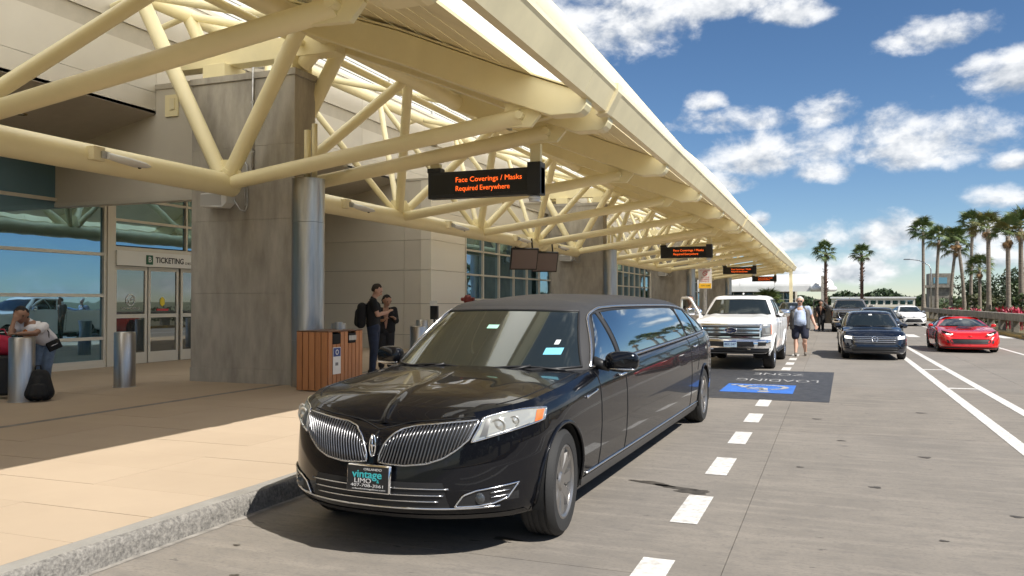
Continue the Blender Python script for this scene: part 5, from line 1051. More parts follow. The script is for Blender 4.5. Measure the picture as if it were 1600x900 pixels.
# --- pair of hanging flight screens
for y, l in ((26.4, 'left one of two dark hanging screens below the cream chord'), (28.6, 'right one of two dark hanging screens below the cream chord')):
    t = thing('hanging_screen', l, 'screen', (-9.75, y, 3.5), R(36), 'hanging flight screens'); rx = Matrix.Rotation(R(20), 3, 'X')
    MB().obox((.0, 0, -.42), (.48, .05, .38), rx).build('screen_case', black_m, t, bevel=.01); MB().obox(tuple(rx @ Vector((0, -.056, 0)) + Vector((0, 0, -.42))), (.44, .004, .33), rx).build('screen_glass', M('screen_face', (.16, .12, .12), .3), t)
    for x in (-.3, .3): MB().tube([(x, 0, -.05), (x * .9, 0, .28)], .03, 8).build('hanger', black_m, t); 
    MB().tube([(-.15, -.28, .17), (-.15, .28, .17)], .23, 16).build('chord_clamp', cream_lt, t, 40)
# --- kerbside parking sign
t = thing('kerbside_sign', 'white no-parking sign with yellow panel on a post by the kerb', 'sign', (-4.78, 34.2, .15)); MB().box(-.06, .06, -.03, .03, 0, 2.05).build('post', galv, t); s = MB().box(-.27, .27, -.05, -.035, 2.0, 2.82).build('sign_face', M('sign_white', (.66, .63, .58), .5), t)
MB().box(-.25, .25, -.056, -.051, 2.02, 2.22).build('yellow_panel', M('sign_yellow', (.85, .48, .03), .5), s); MB().lathe([(.075, 0), (.10, 0), (.10, .004), (.075, .004)], 20, (0, -.056, 2.62), 'y').obox((0, -.054, 2.62), (.09, .002, .011), Matrix.Rotation(R(45), 3, 'Y')).build('prohibition_ring', M('decal_red', (.5, .04, .05), .6), s)
for z, q, m_ in ((2.74, 'NO PARKING', 'r'), (2.46, 'ACTIVE', 'r'), (2.38, 'LOADING', 'r'), (2.30, 'ONLY', 'r')): text('lettering', q, .075, MATS['decal_red'], s, Matrix.Translation((0, -.0525, z)) @ FACE_S, ext=.001, width=.42 if q == 'NO PARKING' else .34)
text('lettering', 'TOW ZONE', .075, txt_k, s, Matrix.Translation((.02, -.0575, 2.12)) @ FACE_S, ext=.001, width=.38)
# --- standpipe and sanitiser stand at the wall corner
t = thing('fire_standpipe', 'dark red fire hose connection showing above the limousine roof', 'standpipe', (-10.9, 24.3, .15)); rd = M('hydrant_red', (.16, .02, .015), .5)
MB().cyl((0, 0, 0), (0, 0, 1.42), .07).build('riser', rd, t, 40); MB().lathe([(.001, 1.70), (.08, 1.68), (.13, 1.60), (.14, 1.5), (.10, 1.42)], 16).build('bonnet', rd, t, True); MB().cyl((-.22, 0, 1.55), (.22, 0, 1.55), .06).build('outlet', rd, t, 40)
t = thing('dispenser_stand', 'black sanitiser stand by the beige wall, left of the windscreen top', 'stand', (-10.95, 22.0, .15)); MB().box(-.02, .02, -.02, .02, 0, 1.1).build('pole', black_m, t); MB().box(-.12, .12, -.05, .05, .95, 1.35).build('dispenser', black_m, t, bevel=.01); MB().box(-.12, .12, -.055, -.05, 1.38, 1.5).build('notice', white_m, t); MB().lathe([(.2, 0), (.2, .02), (.001, .03)], 18).build('base_plate', black_m, t)
# ================================================================ PEOPLE
def capsule(p0, r0, p1, r1, n=14):
    p0 = Vector(p0); p1 = Vector(p1); d = p1 - p0; l = d.length or 1e-5; q = d.to_track_quat('Z', 'Y') if d.length > 1e-6 else Euler((0, 0, 0)).to_quaternion(); prof = []
    for a in np.linspace(-90, 0, 5): prof.append((max(r0 * math.cos(R(a)), 1e-4), r0 * math.sin(R(a))))
    for a in np.linspace(0, 90, 5): prof.append((max(r1 * math.cos(R(a)), 1e-4), l + r1 * math.sin(R(a))))
    m = MB().lathe(prof, n, caps=True); m.v = [tuple(p0 + q @ Vector(v)) for v in m.v]; return m
def blob(name, caps, mat, parent, vox=.012, smooth=6):
    mb = MB()
    for c in caps: k = capsule(*c); mb.add(k.v, k.f)
    me = mb.mesh(name); o = bpy.data.objects.new(name, me); col.objects.link(o); r_ = o.modifiers.new('r', 'REMESH'); r_.mode = 'VOXEL'; r_.voxel_size = vox
    s_ = o.modifiers.new('s', 'SMOOTH'); s_.factor = .5; s_.iterations = smooth
    dg = bpy.context.evaluated_depsgraph_get(); m2 = bpy.data.meshes.new_from_object(o.evaluated_get(dg)); m2.name = name; bpy.data.objects.remove(o); m2.materials.clear(); m2.materials.append(mat); m2.shade_smooth()
    return put(name, m2, parent)
def hand(w, d, s=1.0, up=(0, 0, 1), curl=.5, thumb=1):
    """palm and five fingers from wrist w along d"""
    w = Vector(w); d = Vector(d).normalized(); sd = d.cross(Vector(up)).normalized(); pn = sd.cross(d).normalized(); C_ = []; pe = w + d * .085 * s
    for k in (-1, 0, 1): C_.append((w + sd * k * .018 * s, .016 * s, pe + sd * k * .024 * s, .014 * s))
    for k, (o, l) in enumerate(((-.033, .062), (-.011, .075), (.012, .070), (.034, .055))):
        b = pe + sd * o * s; m = b + (d * (1 - .4 * curl) - pn * .6 * curl) * l * .55 * s; e = m + (d * (1 - curl) - pn * curl) * l * .5 * s; C_ += [(b, .0095 * s, m, .0088 * s), (m, .0088 * s, e, .0075 * s)]
    b = w + d * .03 * s + sd * thumb * .032 * s; m = b + (d * .6 + sd * thumb * .6) * .045 * s; C_ += [(b, .013 * s, m, .0105 * s), (m, .0105 * s, m + d * .035 * s - pn * .008, .009 * s)]
    return C_
def facing(x, y): return math.atan2(-x, y)
SK1 = M('skin_light', (.55, .33, .24), .55); SK2 = M('skin_warm', (.42, .24, .16), .55); SK3 = M('skin_brown', (.28, .15, .095), .55)
def fab(n, c, v=.12): return M(n, c, .85, var=v, vs=9, bump=.3, bs=40)
def head(t, c, r, skin, hair_m, look, hair='short', glasses=False, cap=False):
    """face details as children; returns skin capsules. c = head centre, look = unit vector the face points to"""
    c = Vector(c); f = Vector(look).normalized(); up = (Vector((0, 0, 1)) - f * f.z).normalized(); s = f.cross(up).normalized(); P = lambda a, b, d: c + s * a * r + up * b * r + f * d * r
    C_ = [(P(0, .25, -.1), r * .98, P(0, .15, .1), r * .95), (P(0, -.55, .28), r * .62, P(0, -.2, .2), r * .78), (P(0, -.95, .42), r * .30, P(0, -.6, .4), r * .5), (P(0, .05, .95), r * .13, P(0, -.25, 1.13), r * .17), (P(.92, -.05, -.05), r * .16, P(.96, .15, -.05), r * .18), (P(-.92, -.05, -.05), r * .16, P(-.96, .15, -.05), r * .18)]
    for q in (-1, 1):
        k = capsule(P(.34 * q - .1, .10, .90), r * .085, P(.34 * q + .1, .10, .90), r * .085, 8); k.build('eye', M('eye_dark', (.03, .02, .02), .3), t, True); k = capsule(P(.34 * q - .18, .30, .93), r * .06, P(.34 * q + .18, .30, .91), r * .05, 8); k.build('eyebrow', hair_m, t, True)
    capsule(P(-.22, -.58, .93), r * .07, P(.22, -.58, .93), r * .07, 8).build('mouth', M('lip', (.35, .13, .11), .5), t, True)
    H_ = [(P(0, .62, -.22), r * .80, P(0, .42, -.42), r * .86), (P(.5, .5, -.2), r * .55, P(.62, 0, -.4), r * .45), (P(-.5, .5, -.2), r * .55, P(-.62, 0, -.4), r * .45), (P(-.35, .86, .30), r * .24, P(.35, .86, .30), r * .24), (P(0, -.1, -.7), r * .5, P(0, .3, -.6), r * .6)]
    if hair == 'long': H_ += [(P(0, 0, -.75), r * .6, P(0, -1.5, -.75), r * .45), (P(.72, .1, -.3), r * .36, P(.75, -1.1, -.3), r * .28), (P(-.72, .1, -.3), r * .36, P(-.75, -1.1, -.3), r * .28)]
    if hair == 'bun': H_ += [(P(0, .6, -1.0), r * .4, P(0, .4, -1.1), r * .42), (P(.7, .2, -.2), r * .34, P(.74, -.5, -.2), r * .22), (P(-.7, .2, -.2), r * .34, P(-.74, -.5, -.2), r * .22)]
    blob('hair', H_, hair_m, t, .010, 3)
    if glasses:
        g = MB()
        for q in (-1, 1): k = capsule(P(.20 * q, .10, 1.02), r * .20, P(.52 * q, .10, .96), r * .18, 10); g.add(k.v, k.f); g.tube([P(.6 * q, .15, .85), P(.98 * q, .15, 0)], r * .04, 6)
        g.build('sunglasses', M('sunglass_black', (.01, .01, .01), .1, coat=1), t, True)
    return C_
def shoe(a, d, mat, t, s=1.0):
    a = Vector(a); d = Vector(d).normalized(); blob('shoe', [(a - d * .05 + Vector((0, 0, -.035)), .042 * s, a + d * .16 * s + Vector((0, 0, -.045)), .036 * s), (a + Vector((0, 0, -.01)), .046 * s, a + d * .07 + Vector((0, 0, -.03)), .045 * s), (a + d * .06 - Vector((0, 0, .05)), .042, a + d * .13 - Vector((0, 0, .05)), .042)], mat, t, .011, 2)
# ---- the walking man: grey vest, pale blue polo, navy shorts
def walker():
    X, Y = -.88, 26.3; t = thing('person', 'man walking with open grey vest, pale blue polo shirt and navy shorts', 'person', (X, Y, 0), facing(X, Y) * 1.0); s = .985; V = lambda *p: Vector(p) * s
    hr, hl = V(.10, .02, .92), V(-.10, .02, .92); kr, kl = V(.13, -.08, .50), V(-.12, -.02, .50); ar, al = V(.15, .07, .10), V(-.13, -.20, .09); sr, sl = V(.235, .03, 1.45), V(-.235, .03, 1.45); er, el = V(.34, .09, 1.17), V(-.33, .06, 1.17); wr, wl = V(.43, -.02, .93), V(-.37, -.03, .92); nk = V(0, .01, 1.50); hd = V(0, -.03, 1.665)
    hair_m = fab('grey_hair', (.62, .60, .57)); B = head(t, hd, .105 * s, SK1, hair_m, (0, -1, -.10), glasses=True)
    B += [(nk, .062, hd, .060), (V(0, .02, 1.0), .14, V(0, .03, 1.38), .14), (sr, .065, er, .052), (er, .054, wr, .036), (sl, .065, el, .052), (el, .054, wl, .036), (hr, .10, kr, .070), (kr, .066, ar, .040), (hl, .10, kl, .070), (kl, .066, al, .040), (V(.125, -.04, .38), .072, V(.135, .01, .27), .060), (V(-.12, -.05, .38), .072, V(-.12, -.1, .27), .060), (ar, .035, ar + V(0, -.1, -.05), .03), (al, .035, al + V(0, -.1, -.05), .03)]
    B += hand(wr, wr - er, 1.05, (0, 1, 0), .45, 1) + hand(wl, wl - el, 1.05, (0, 1, 0), .45, -1); blob('body', B, SK1, t, .0095, 3)
    polo = fab('pale_blue_polo', (.42, .50, .66)); blob('polo_shirt', [(V(.09, .0, .98), .155, V(.10, .02, 1.34), .125), (V(-.09, .0, .98), .155, V(-.10, .02, 1.34), .125), (V(0, -.13, 1.06), .165, V(0, -.07, 1.26), .135), (sr, .075, V(.29, .06, 1.28), .068), (sl, .075, V(-.285, .05, 1.28), .068), (V(.1, .02, 1.42), .085, sr, .072), (V(-.1, .02, 1.42), .085, sl, .072), (V(0, .01, 1.47), .078, V(0, .01, 1.5), .072)], polo, t, .013, 6)
    vest = fab('grey_vest', (.13, .125, .12)); vc = []
    for q in (-1, 1): vc += [(V(.20 * q, -.09, .86), .050, V(.205 * q, -.06, 1.30), .052), (V(.245 * q, .0, .84), .055, V(.225 * q, .0, 1.36), .062), (V(.22 * q, .10, .86), .06, V(.19 * q, .09, 1.38), .07), (V(.17 * q, -.05, 1.36), .05, V(.11 * q, -.01, 1.475), .042), (V(.08 * q, .15, .86), .06, V(.08 * q, .13, 1.40), .06)]
    blob('vest', vc, vest, t, .013, 4); shorts = fab('navy_shorts', (.018, .022, .045)); blob('shorts', [(V(.08, .0, .92), .155, V(-.08, .0, .92), .155), (V(0, -.05, .95), .15, V(0, .05, .95), .15), (V(.115, .0, .88), .135, V(.14, -.06, .60), .115), (V(-.115, .0, .88), .135, V(-.135, -.02, .60), .115)], shorts, t, .013, 5)
    for a in (ar, al): shoe(a, (0, -1, 0), fab('grey_shoe', (.16, .14, .12)), t); 
walker()
# ---- man in black t-shirt looking at his phone, with a backpack
def phone_man():
    X, Y = -8.66, 14.6; t = thing('person', 'man in black t-shirt and jeans looking down at his phone beside the bin', 'person', (X, Y, .15), facing(X, Y)); s = 1.03; V = lambda *p: Vector(p) * s
    hr, hl = V(.05, .09, .93), V(.0, -.09, .93); kr, kl = V(.04, .10, .50), V(.03, -.09, .50); ar, al = V(.0, .12, .09), V(.0, -.10, .09); sr, sl = V(.0, .20, 1.44), V(.02, -.19, 1.44); er, el = V(.10, .22, 1.18), V(.10, -.20, 1.17); wr, wl = V(.30, .08, 1.22), V(.30, -.09, 1.22); nk = V(.03, 0, 1.50); hd = V(.09, -.01, 1.645)
    hair_m = fab('dark_brown_hair', (.035, .022, .015)); B = head(t, hd, .104, SK1, hair_m, (.9, -.25, -.50))
    B += [(nk, .058, hd, .058), (V(0, 0, 1.0), .12, V(0, 0, 1.36), .12), (sr, .055, er, .044), (er, .044, wr, .030), (sl, .055, el, .044), (el, .044, wl, .030), (hr, .09, kr, .06), (kr, .06, ar, .04), (hl, .09, kl, .06), (kl, .06, al, .04)]
    B += hand(wr, (.5, -.5, .45), 1, (0, 0, 1), .6, -1) + hand(wl, (.5, .4, .45), 1, (0, 0, 1), .6, 1); blob('body', B, SK1, t, .0095, 3)
    tee = fab('black_tee', (.012, .012, .013)); blob('t_shirt', [(V(.0, .08, .97), .125, V(0, .10, 1.36), .115), (V(.0, -.08, .97), .125, V(0, -.10, 1.36), .115), (V(.04, 0, 1.0), .12, V(.05, 0, 1.33), .12), (sr, .075, V(.05, .215, 1.29), .070), (sl, .075, V(.06, -.2, 1.29), .070), (V(0, .1, 1.41), .07, sr, .07), (V(0, -.1, 1.41), .07, sl, .07), (V(.02, 0, 1.47), .07, V(.02, 0, 1.49), .066)], tee, t, .013, 5)
    jn = fab('blue_jeans', (.030, .045, .085), .2); blob('jeans', [(V(.02, .08, .93), .13, V(.02, -.08, .93), .13), (hr, .115, kr, .085), (hl, .115, kl, .085), (kr, .085, ar + V(0, 0, .01), .068), (kl, .085, al + V(0, 0, .01), .068)], jn, t, .013, 5)
    for a in (ar, al): shoe(a, (1, -.2, 0), fab('black_shoe', (.02, .02, .02)), t)
    p = thing('phone', 'dark phone held up by the man in black t-shirt', 'phone', (X, Y, .15), facing(X, Y)); MB().obox((.40, 0.0, 1.29), (.006, .037, .075), Matrix.Rotation(R(-35), 3, 'Y')).build('phone_case', black_m, p, bevel=.004)
    b = thing('backpack', 'black backpack worn by the man looking at his phone', 'backpack', (X, Y, .15), facing(X, Y)); blob('pack', [(V(-.22, -.08, 1.0), .10, V(-.20, -.08, 1.32), .10), (V(-.22, .08, 1.0), .10, V(-.20, .08, 1.32), .10), (V(-.27, 0, 1.02), .09, V(-.25, 0, 1.22), .09)], fab('black_nylon', (.014, .014, .015)), b, .015, 5)
    for q in (-1, 1): MB().tube([(-.15, .11 * q, 1.36), (-.04, .12 * q, 1.50), (.10, .12 * q, 1.40), (.10, .13 * q, 1.15), (-.12, .12 * q, 1.02)], .018, 6).build('strap', MATS['black_nylon'], b, True)
phone_man()
def companion():
    X, Y = -8.92, 15.6; t = thing('person', 'person in black standing half hidden behind the man with the phone', 'person', (X, Y, .15), facing(X, Y)); V = lambda *p: Vector(p) * .93
    hd = V(.02, -.02, 1.60); hair_m = fab('black_hair', (.012, .010, .010)); B = head(t, hd, .10, SK2, hair_m, (.5, -.8, -.4), 'bun')
    sr, sl = V(.19, .02, 1.40), V(-.19, .02, 1.40); er, el = V(.24, -.02, 1.14), V(-.22, -.04, 1.14); wr, wl = V(.20, -.22, 1.20), V(-.05, -.26, 1.16); B += [(V(0, 0, 1.46), .05, hd, .05), (V(0, 0, .95), .11, V(0, 0, 1.34), .12), (sr, .05, er, .04), (er, .04, wr, .028), (sl, .05, el, .04), (el, .04, wl, .028), (V(.09, 0, .9), .09, V(.1, 0, .08), .04), (V(-.09, 0, .9), .09, V(-.1, 0, .08), .04)] + hand(wr, (-.4, -.4, .3)) + hand(wl, (.4, -.3, .3)); blob('body', B, SK2, t, .010, 3)
    k = fab('black_tee', (.012, .012, .013)); blob('jacket', [(V(.08, 0, .93), .13, V(.10, 0, 1.34), .11), (V(-.08, 0, .93), .13, V(-.10, 0, 1.34), .11), (sr, .07, er, .06), (sl, .07, el, .06), (er, .06, wr + V(.0, .05, 0), .048), (el, .06, wl + V(0, .05, 0), .048), (V(.1, 0, 1.38), .07, sr, .065), (V(-.1, 0, 1.38), .07, sl, .065)], k, t, .014, 5)
    blob('trousers', [(V(.06, 0, .9), .12, V(-.06, 0, .9), .12), (V(.09, 0, .88), .11, V(.1, -.02, .12), .07), (V(-.09, 0, .88), .11, V(-.1, -.02, .12), .07)], fab('dark_trousers', (.03, .03, .032)), t, .014, 5)
    for q in (-1, 1): shoe(V(.1 * q, 0, .085), (0, -1, 0), MATS['black_shoe'], t)
companion()
# ---- woman resting her cheek on her hand, leaning on a bollard
def leaning_woman():
    X, Y = -11.40, 9.20; t = thing('person', 'woman in white t-shirt and jeans leaning on the bollard, cheek on hand', 'person', (X, Y, .15), facing(X, Y)); V = lambda *p: Vector(p)
    hd = V(-.17, -.14, 1.27); nk = V(-.08, -.06, 1.17); sr, sl = V(.13, -.10, 1.09), V(-.22, -.02, 1.10); er, el = V(.02, -.36, 1.0), V(-.30, -.32, 1.0); wr, wl = V(-.20, -.40, .995), V(-.265, -.25, 1.17)
    hp = V(.17, .16, .84); kr, kl = V(.17, .02, .46), V(.06, .06, .46); ar, al = V(.16, .16, .085), V(.03, .14, .085); hair_m = fab('black_hair', (.012, .010, .010))
    B = head(t, hd, .10, SK3, hair_m, (-.15, -.92, -.35), 'bun'); B += [(nk, .05, hd, .052), (V(.12, .12, .9), .11, V(-.04, -.04, 1.08), .12), (sr, .05, er, .040), (er, .040, wr, .028), (sl, .05, el, .040), (el, .04, wl, .028), (V(.21, .14, .82), .09, kr, .058), (V(.09, .14, .82), .09, kl, .058), (kr, .055, ar, .036), (kl, .055, al, .036)]
    B += hand(wr, (-.9, -.1, .02), .95, (0, 0, 1), .3) + hand(wl, (.25, .10, .75), .95, (0, -1, 0), .35); blob('body', B, SK3, t, .0095, 3)
    wt = fab('white_tee', (.74, .72, .74), .05); tee = blob('t_shirt', [(V(.21, .13, .88), .115, V(.05, -.04, 1.07), .110), (V(.07, .15, .88), .115, V(-.12, -.01, 1.07), .105), (V(.13, .06, .90), .115, V(-.03, -.10, 1.04), .105), (sr, .075, V(.08, -.23, 1.05), .078), (sl, .072, V(-.26, -.15, 1.06), .075), (V(-.02, -.04, 1.10), .09, nk, .06)], wt, t, .013, 6)
    MB().grid([[(-.15 + .20 * u, -.207 - .012 * math.sin(u * 3.1), .955 + .035 * v + .018 * math.sin(u * 9) * v) for u in np.linspace(0, 1, 12)] for v in (0, 1, 2)]).build('shirt_print', M('print_orange', (.75, .25, .05), .8, var=.5, vs=40, c2=(.1, .03, .02)), tee)
    blob('jeans', [(V(.22, .15, .85), .115, V(.09, .15, .85), .115), (V(.21, .14, .82), .115, kr, .080), (V(.09, .14, .82), .115, kl, .080), (kr, .080, ar + V(0, 0, .02), .062), (kl, .080, al + V(0, 0, .02), .062)], fab('pale_jeans', (.16, .23, .34), .2), t, .013, 5)
    for a in (ar, al): shoe(a, (-.2, -1, 0), MATS['black_shoe'], t)
    b = thing('shoulder_bag', 'small black shoulder bag at the hip of the woman in white', 'bag', (X, Y, .15), facing(X, Y)); MB().obox((.27, .02, .80), (.10, .035, .075), Euler((0, R(-24), R(10))).to_matrix()).build('pouch', MATS['black_nylon'], b, bevel=.015); MB().tube([(.20, .0, .86), (.20, -.06, 1.0), (.10, -.10, 1.16), (-.02, 0.06, 1.17), (.18, .2, .95), (.34, .06, .84)], .008, 6).build('strap', MATS['black_nylon'], b, True); MB().obox((.275, -.018, .805), (.05, .003, .006), Euler((0, R(-24), R(10))).to_matrix()).build('zip', satin_chrome, b)
leaning_woman()
t = thing('backpack', 'plump black backpack standing on the pavement against a bollard', 'backpack', (-10.97, 8.93, .15), facing(-10.97, 8.93)); nyl = MATS['black_nylon']
blob('pack', [(( -.10, 0, .12), .12, (-.05, .03, .36), .10), ((.10, 0, .12), .12, (.06, .03, .36), .10), ((0, -.07, .13), .12, (0, -.02, .30), .10), ((0, 0, .08), .08, (0, 0, .4), .075)], nyl, t, .012, 5); blob('front_pocket', [((-.08, -.16, .11), .055, (-.06, -.14, .22), .05), ((.08, -.16, .11), .055, (.06, -.14, .22), .05), ((0, -.17, .11), .06, (0, -.15, .22), .055)], nyl, t, .012, 4)
MB().tube([(-.04, .03, .44), (-.03, .03, .52), (.03, .03, .52), (.04, .03, .44)], .012, 6).build('grab_handle', nyl, t, True); MB().tube([(-.14, .06, .38), (-.24, .05, .22), (-.22, .02, .06), (-.30, -.02, .02)], .016, 6).build('strap', nyl, t, True)
t = thing('suitcase', 'black suitcase with a crimson bag on top at the left picture edge', 'suitcase', (-11.80, 8.95, .15), facing(-11.8, 8.95)); MB().box(-.24, .24, -.14, .14, .05, .66).build('shell', black_m, t, bevel=.04); [MB().cyl((x, y, .0), (x, y, .06), .03, n=10).build('caster', rubber, t) for x in (-.18, .18) for y in (-.1, .1)]; MB().tube([(-.1, .1, .66), (-.1, .1, 1.0), (.1, .1, 1.0), (.1, .1, .66)], .012, 6).build('pull_handle', galv, t)
b = thing('bag', 'crimson soft bag lying on the suitcase at the left picture edge', 'bag', (-11.80, 8.95, .82), facing(-11.8, 8.95)); blob('pouch', [((-.18, 0, .12), .13, (.16, 0, .10), .13), ((-.1, 0, .2), .12, (.1, 0, .18), .10)], fab('crimson_cloth', (.45, .02, .06)), b, .014, 5); MB().tube([(-.1, -.02, .28), (-.05, -.02, .38), (.05, -.02, .38), (.1, -.02, .27)], .012, 6).build('handle', fab('crimson_cloth', (.45, .02, .06)), b, True)
# ---- figure in the open pickup door
def door_person(X, Y, z, label, rz, shirt, S=1.0):
    t = thing('person', label, 'person', (X, Y, z), rz); V = lambda *p: Vector(p) * S
    hd = V(0, -.02, 1.62); hair_m = MATS['black_hair']; B = head(t, hd, .10, SK3, hair_m, (.1, -1, -.1)); sr, sl = V(.19, 0, 1.40), V(-.19, 0, 1.40); er, el = V(.30, -.06, 1.20), V(-.22, -.02, 1.14); wr, wl = V(.12, -.2, 1.36), V(-.2, -.16, .95)
    B += [(V(0, 0, 1.46), .05, hd, .05), (V(0, 0, .95), .11, V(0, 0, 1.34), .12), (sr, .05, er, .04), (er, .04, wr, .028), (sl, .05, el, .04), (el, .04, wl, .028), (V(.09, 0, .9), .09, V(.1, 0, .08), .04), (V(-.09, 0, .9), .09, V(-.1, 0, .08), .04)] + hand(wr, (-.3, -.3, .5)) + hand(wl, (0, -.2, -.9)); blob('body', B, SK3, t, .011, 3)
    blob('t_shirt', [(V(.08, 0, .95), .13, V(.10, 0, 1.34), .11), (V(-.08, 0, .95), .13, V(-.10, 0, 1.34), .11), (sr, .07, er, .06), (sl, .07, el, .06), (V(.1, 0, 1.38), .07, sr, .065), (V(-.1, 0, 1.38), .07, sl, .065)], shirt, t, .015, 5); blob('trousers', [(V(.06, 0, .9), .12, V(-.06, 0, .9), .12), (V(.09, 0, .88), .11, V(.1, -.02, .12), .07), (V(-.09, 0, .88), .11, V(-.1, -.02, .12), .07)], MATS['dark_trousers'], t, .015, 5)
    for q in (-1, 1): shoe(V(.1 * q, 0, .085), (0, -1, 0), MATS['black_shoe'], t)
door_person(-3.62, 22.95, 0.0, 'dark haired person seen through the open door of the white pickup', 0, fab('brown_shirt', (.10, .07, .06)), 1.03); door_person(-.55, 48.9, 0, 'person standing behind the open door of the dark grey pickup', 0, fab('black_tee', (.012, .012, .013)), .95)
# ================================================================ RAILING, PLANTS, FAR BUILDINGS
conc_r = M('weathered_rail_concrete', (.30, .275, .23), .9, var=.3, vs=2.2, bump=.3, bs=20, c2=(.15, .135, .115)); yel = M('yellow_kerb_paint', (.50, .31, .06), .8, var=.35, vs=2, c2=(.30, .22, .10))
t = thing('concrete_railing', 'long grey concrete railing with open gaps along the right roadside', 'railing', (8.55, 60, 0))
for k in range(26):
    y = -60 + k * 3.4; MB().box(-.14, .14, y - .30, y + .30, .0, .66).build('post', conc_r, t, bevel=.02)
for k in range(9):
    y = -62 + k * 10.2; MB().box(-.18, .18, y + .012, y + 10.188, .661, 1.04).build('rail_beam', conc_r, t, bevel=.025)
yk = MB().box(7.75, 8.30, -20, 92, -.03, .15).build('yellow_kerb', yel, None, bevel=.02); yk['kind'] = 'structure'
vg = MB().box(8.30, 60, -40, 300, -.03, .10).build('planting_bed', M('mulch_grass', (.10, .10, .045), .95, var=.3, vs=1.2, c2=(.14, .10, .06))); vg['kind'] = 'structure'
leafA = M('palm_green', (.095, .145, .045), .5, rand=.6, c2=(.14, .175, .06), spec=.4); leafB = M('palm_dry', (.30, .19, .09), .8, rand=.5, c2=(.22, .12, .05)); leafY = M('palm_yellow_green', (.15, .16, .04), .55, rand=.5, c2=(.20, .16, .06)); bark = M('palm_bark', (.30, .255, .205), .9, var=.25, vs=3, stretch=(1, 1, 5), bump=.4, bs=14); bark_d = M('palm_boots', (.15, .085, .06), .9, var=.4, vs=7, bump=.6, bs=16)
def frond_mesh(seed, droop, mat):
    r_ = random.Random(seed); mb = MB(); P = [Vector((0, 0, 0)), Vector((.45, 0, .10)), Vector((.85, 0, .08))]; mb.tube(P, [.028, .02, .014], 5); b = P[-1]
    for k in range(26):
        a = R(-118 + 236 * k / 25) + r_.uniform(-.03, .03); l = .80 * (.62 + .38 * math.cos(a * .55)) * r_.uniform(.9, 1.08); d = Vector((math.cos(a), math.sin(a), 0)); n = Vector((-d.y, d.x, 0)) * .036
        m = b + d * l * .55 + Vector((0, 0, .05 - droop * .12)); e = b + d * l + Vector((0, 0, -droop * .45 * r_.uniform(.7, 1.3)))
        mb.add([b, m - n, m + Vector((0, 0, -.02)), m + n, e], [(0, 1, 2), (0, 2, 3), (1, 4, 2), (2, 4, 3)])
    return mb.mesh('frond', mat)
FR = [frond_mesh(1, .55, leafA), frond_mesh(2, .85, leafA), frond_mesh(3, .7, leafY), frond_mesh(4, 1.2, leafB)]
def palm(x, y, h, cr, label, seed, tr=.17, boots=0.0, dry=.15, yellow=.15, lean=(0, 0), wind=-.5, n=25):
    cr = cr * (.88 if x > 8 else .95); h = h * .92
    r_ = random.Random(seed); t = thing('palm_tree', label, 'palm tree', (x, y, .05), 0, 'fan palms by the road'); pts = []; rs = []
    for k in range(15):
        u = k / 14; pts.append((lean[0] * u * u, lean[1] * u * u, h * u)); rs.append(tr * (1.35 - .45 * min(1, u * 4) - .18 * u) * r_.uniform(.95, 1.06))
    MB().tube(pts, rs, 10).build('trunk', bark if not boots else bark_d, t, True)
    if boots:
        mb = MB()
        for k in range(70):
            u = r_.uniform(1 - boots, 1); a = r_.uniform(0, 6.28); p = Vector((lean[0] * u * u, lean[1] * u * u, h * u)); d = Vector((math.cos(a), math.sin(a), 0)); mb.beam(p + d * tr * .8, p + d * tr * 1.6 + Vector((0, 0, .16)), .09, .03)
        mb.build('leaf_boots', bark_d, t)
    top = Vector((lean[0], lean[1], h))
    for k in range(n):
        u = (k + .5) / n; el = R(78 - 125 * u ** 1.15 + r_.uniform(-8, 8)); a = k * 2.39996 + r_.uniform(-.25, .25); dead = u > 1 - dry
        if dead: el = R(-62 + r_.uniform(-22, 22))
        d = Vector((math.cos(a) * math.cos(el), math.sin(a) * math.cos(el), math.sin(el)))
        if not dead: d = (d + Vector((wind * .35, 0, 0))).normalized()
        m = FR[3] if dead else (FR[2] if r_.random() < yellow else FR[k % 2]); o = put('frond', m, t); q = d.to_track_quat('X', 'Z'); o.rotation_mode = 'QUATERNION'; o.rotation_quaternion = q @ Euler((r_.uniform(-.5, .5), 0, 0)).to_quaternion(); o.location = top + d * .05 + Vector((0, 0, .12 * (1 - u))); s = cr / 1.62 * (r_.uniform(.85, 1.1) if not dead else r_.uniform(.45, .75)); o.scale = (s, s, s)
palm(-.65, 110, 8.3, 1.75, 'left one of two slim palms behind the white barrel-roofed hall', 11, .24, .8, .06, .05); palm(3.5, 110, 7.9, 1.6, 'palm standing alone on the horizon, right of the barrel-roofed hall', 12, .24, .75, .06, .05, n=26)
palm(10.1, 108, 10.6, 2.2, 'tall palm at the left end of the right-hand palm row', 21, .22, 0, .05, .1); palm(10.7, 101, 9.0, 2.0, 'palm just right of the tallest left-end palm, leaning crown', 22, .21, 0, .1, .15, (.3, 0)); palm(11.0, 92, 7.4, 1.9, 'shorter palm third from the left in the palm row', 23, .19, 0, .1, .1, (.5, 0)); palm(10.5, 79, 7.3, 1.6, 'palm with a ragged brown skirt in the middle of the row', 24, .17, 0, .25, .1, (-.5, 0))
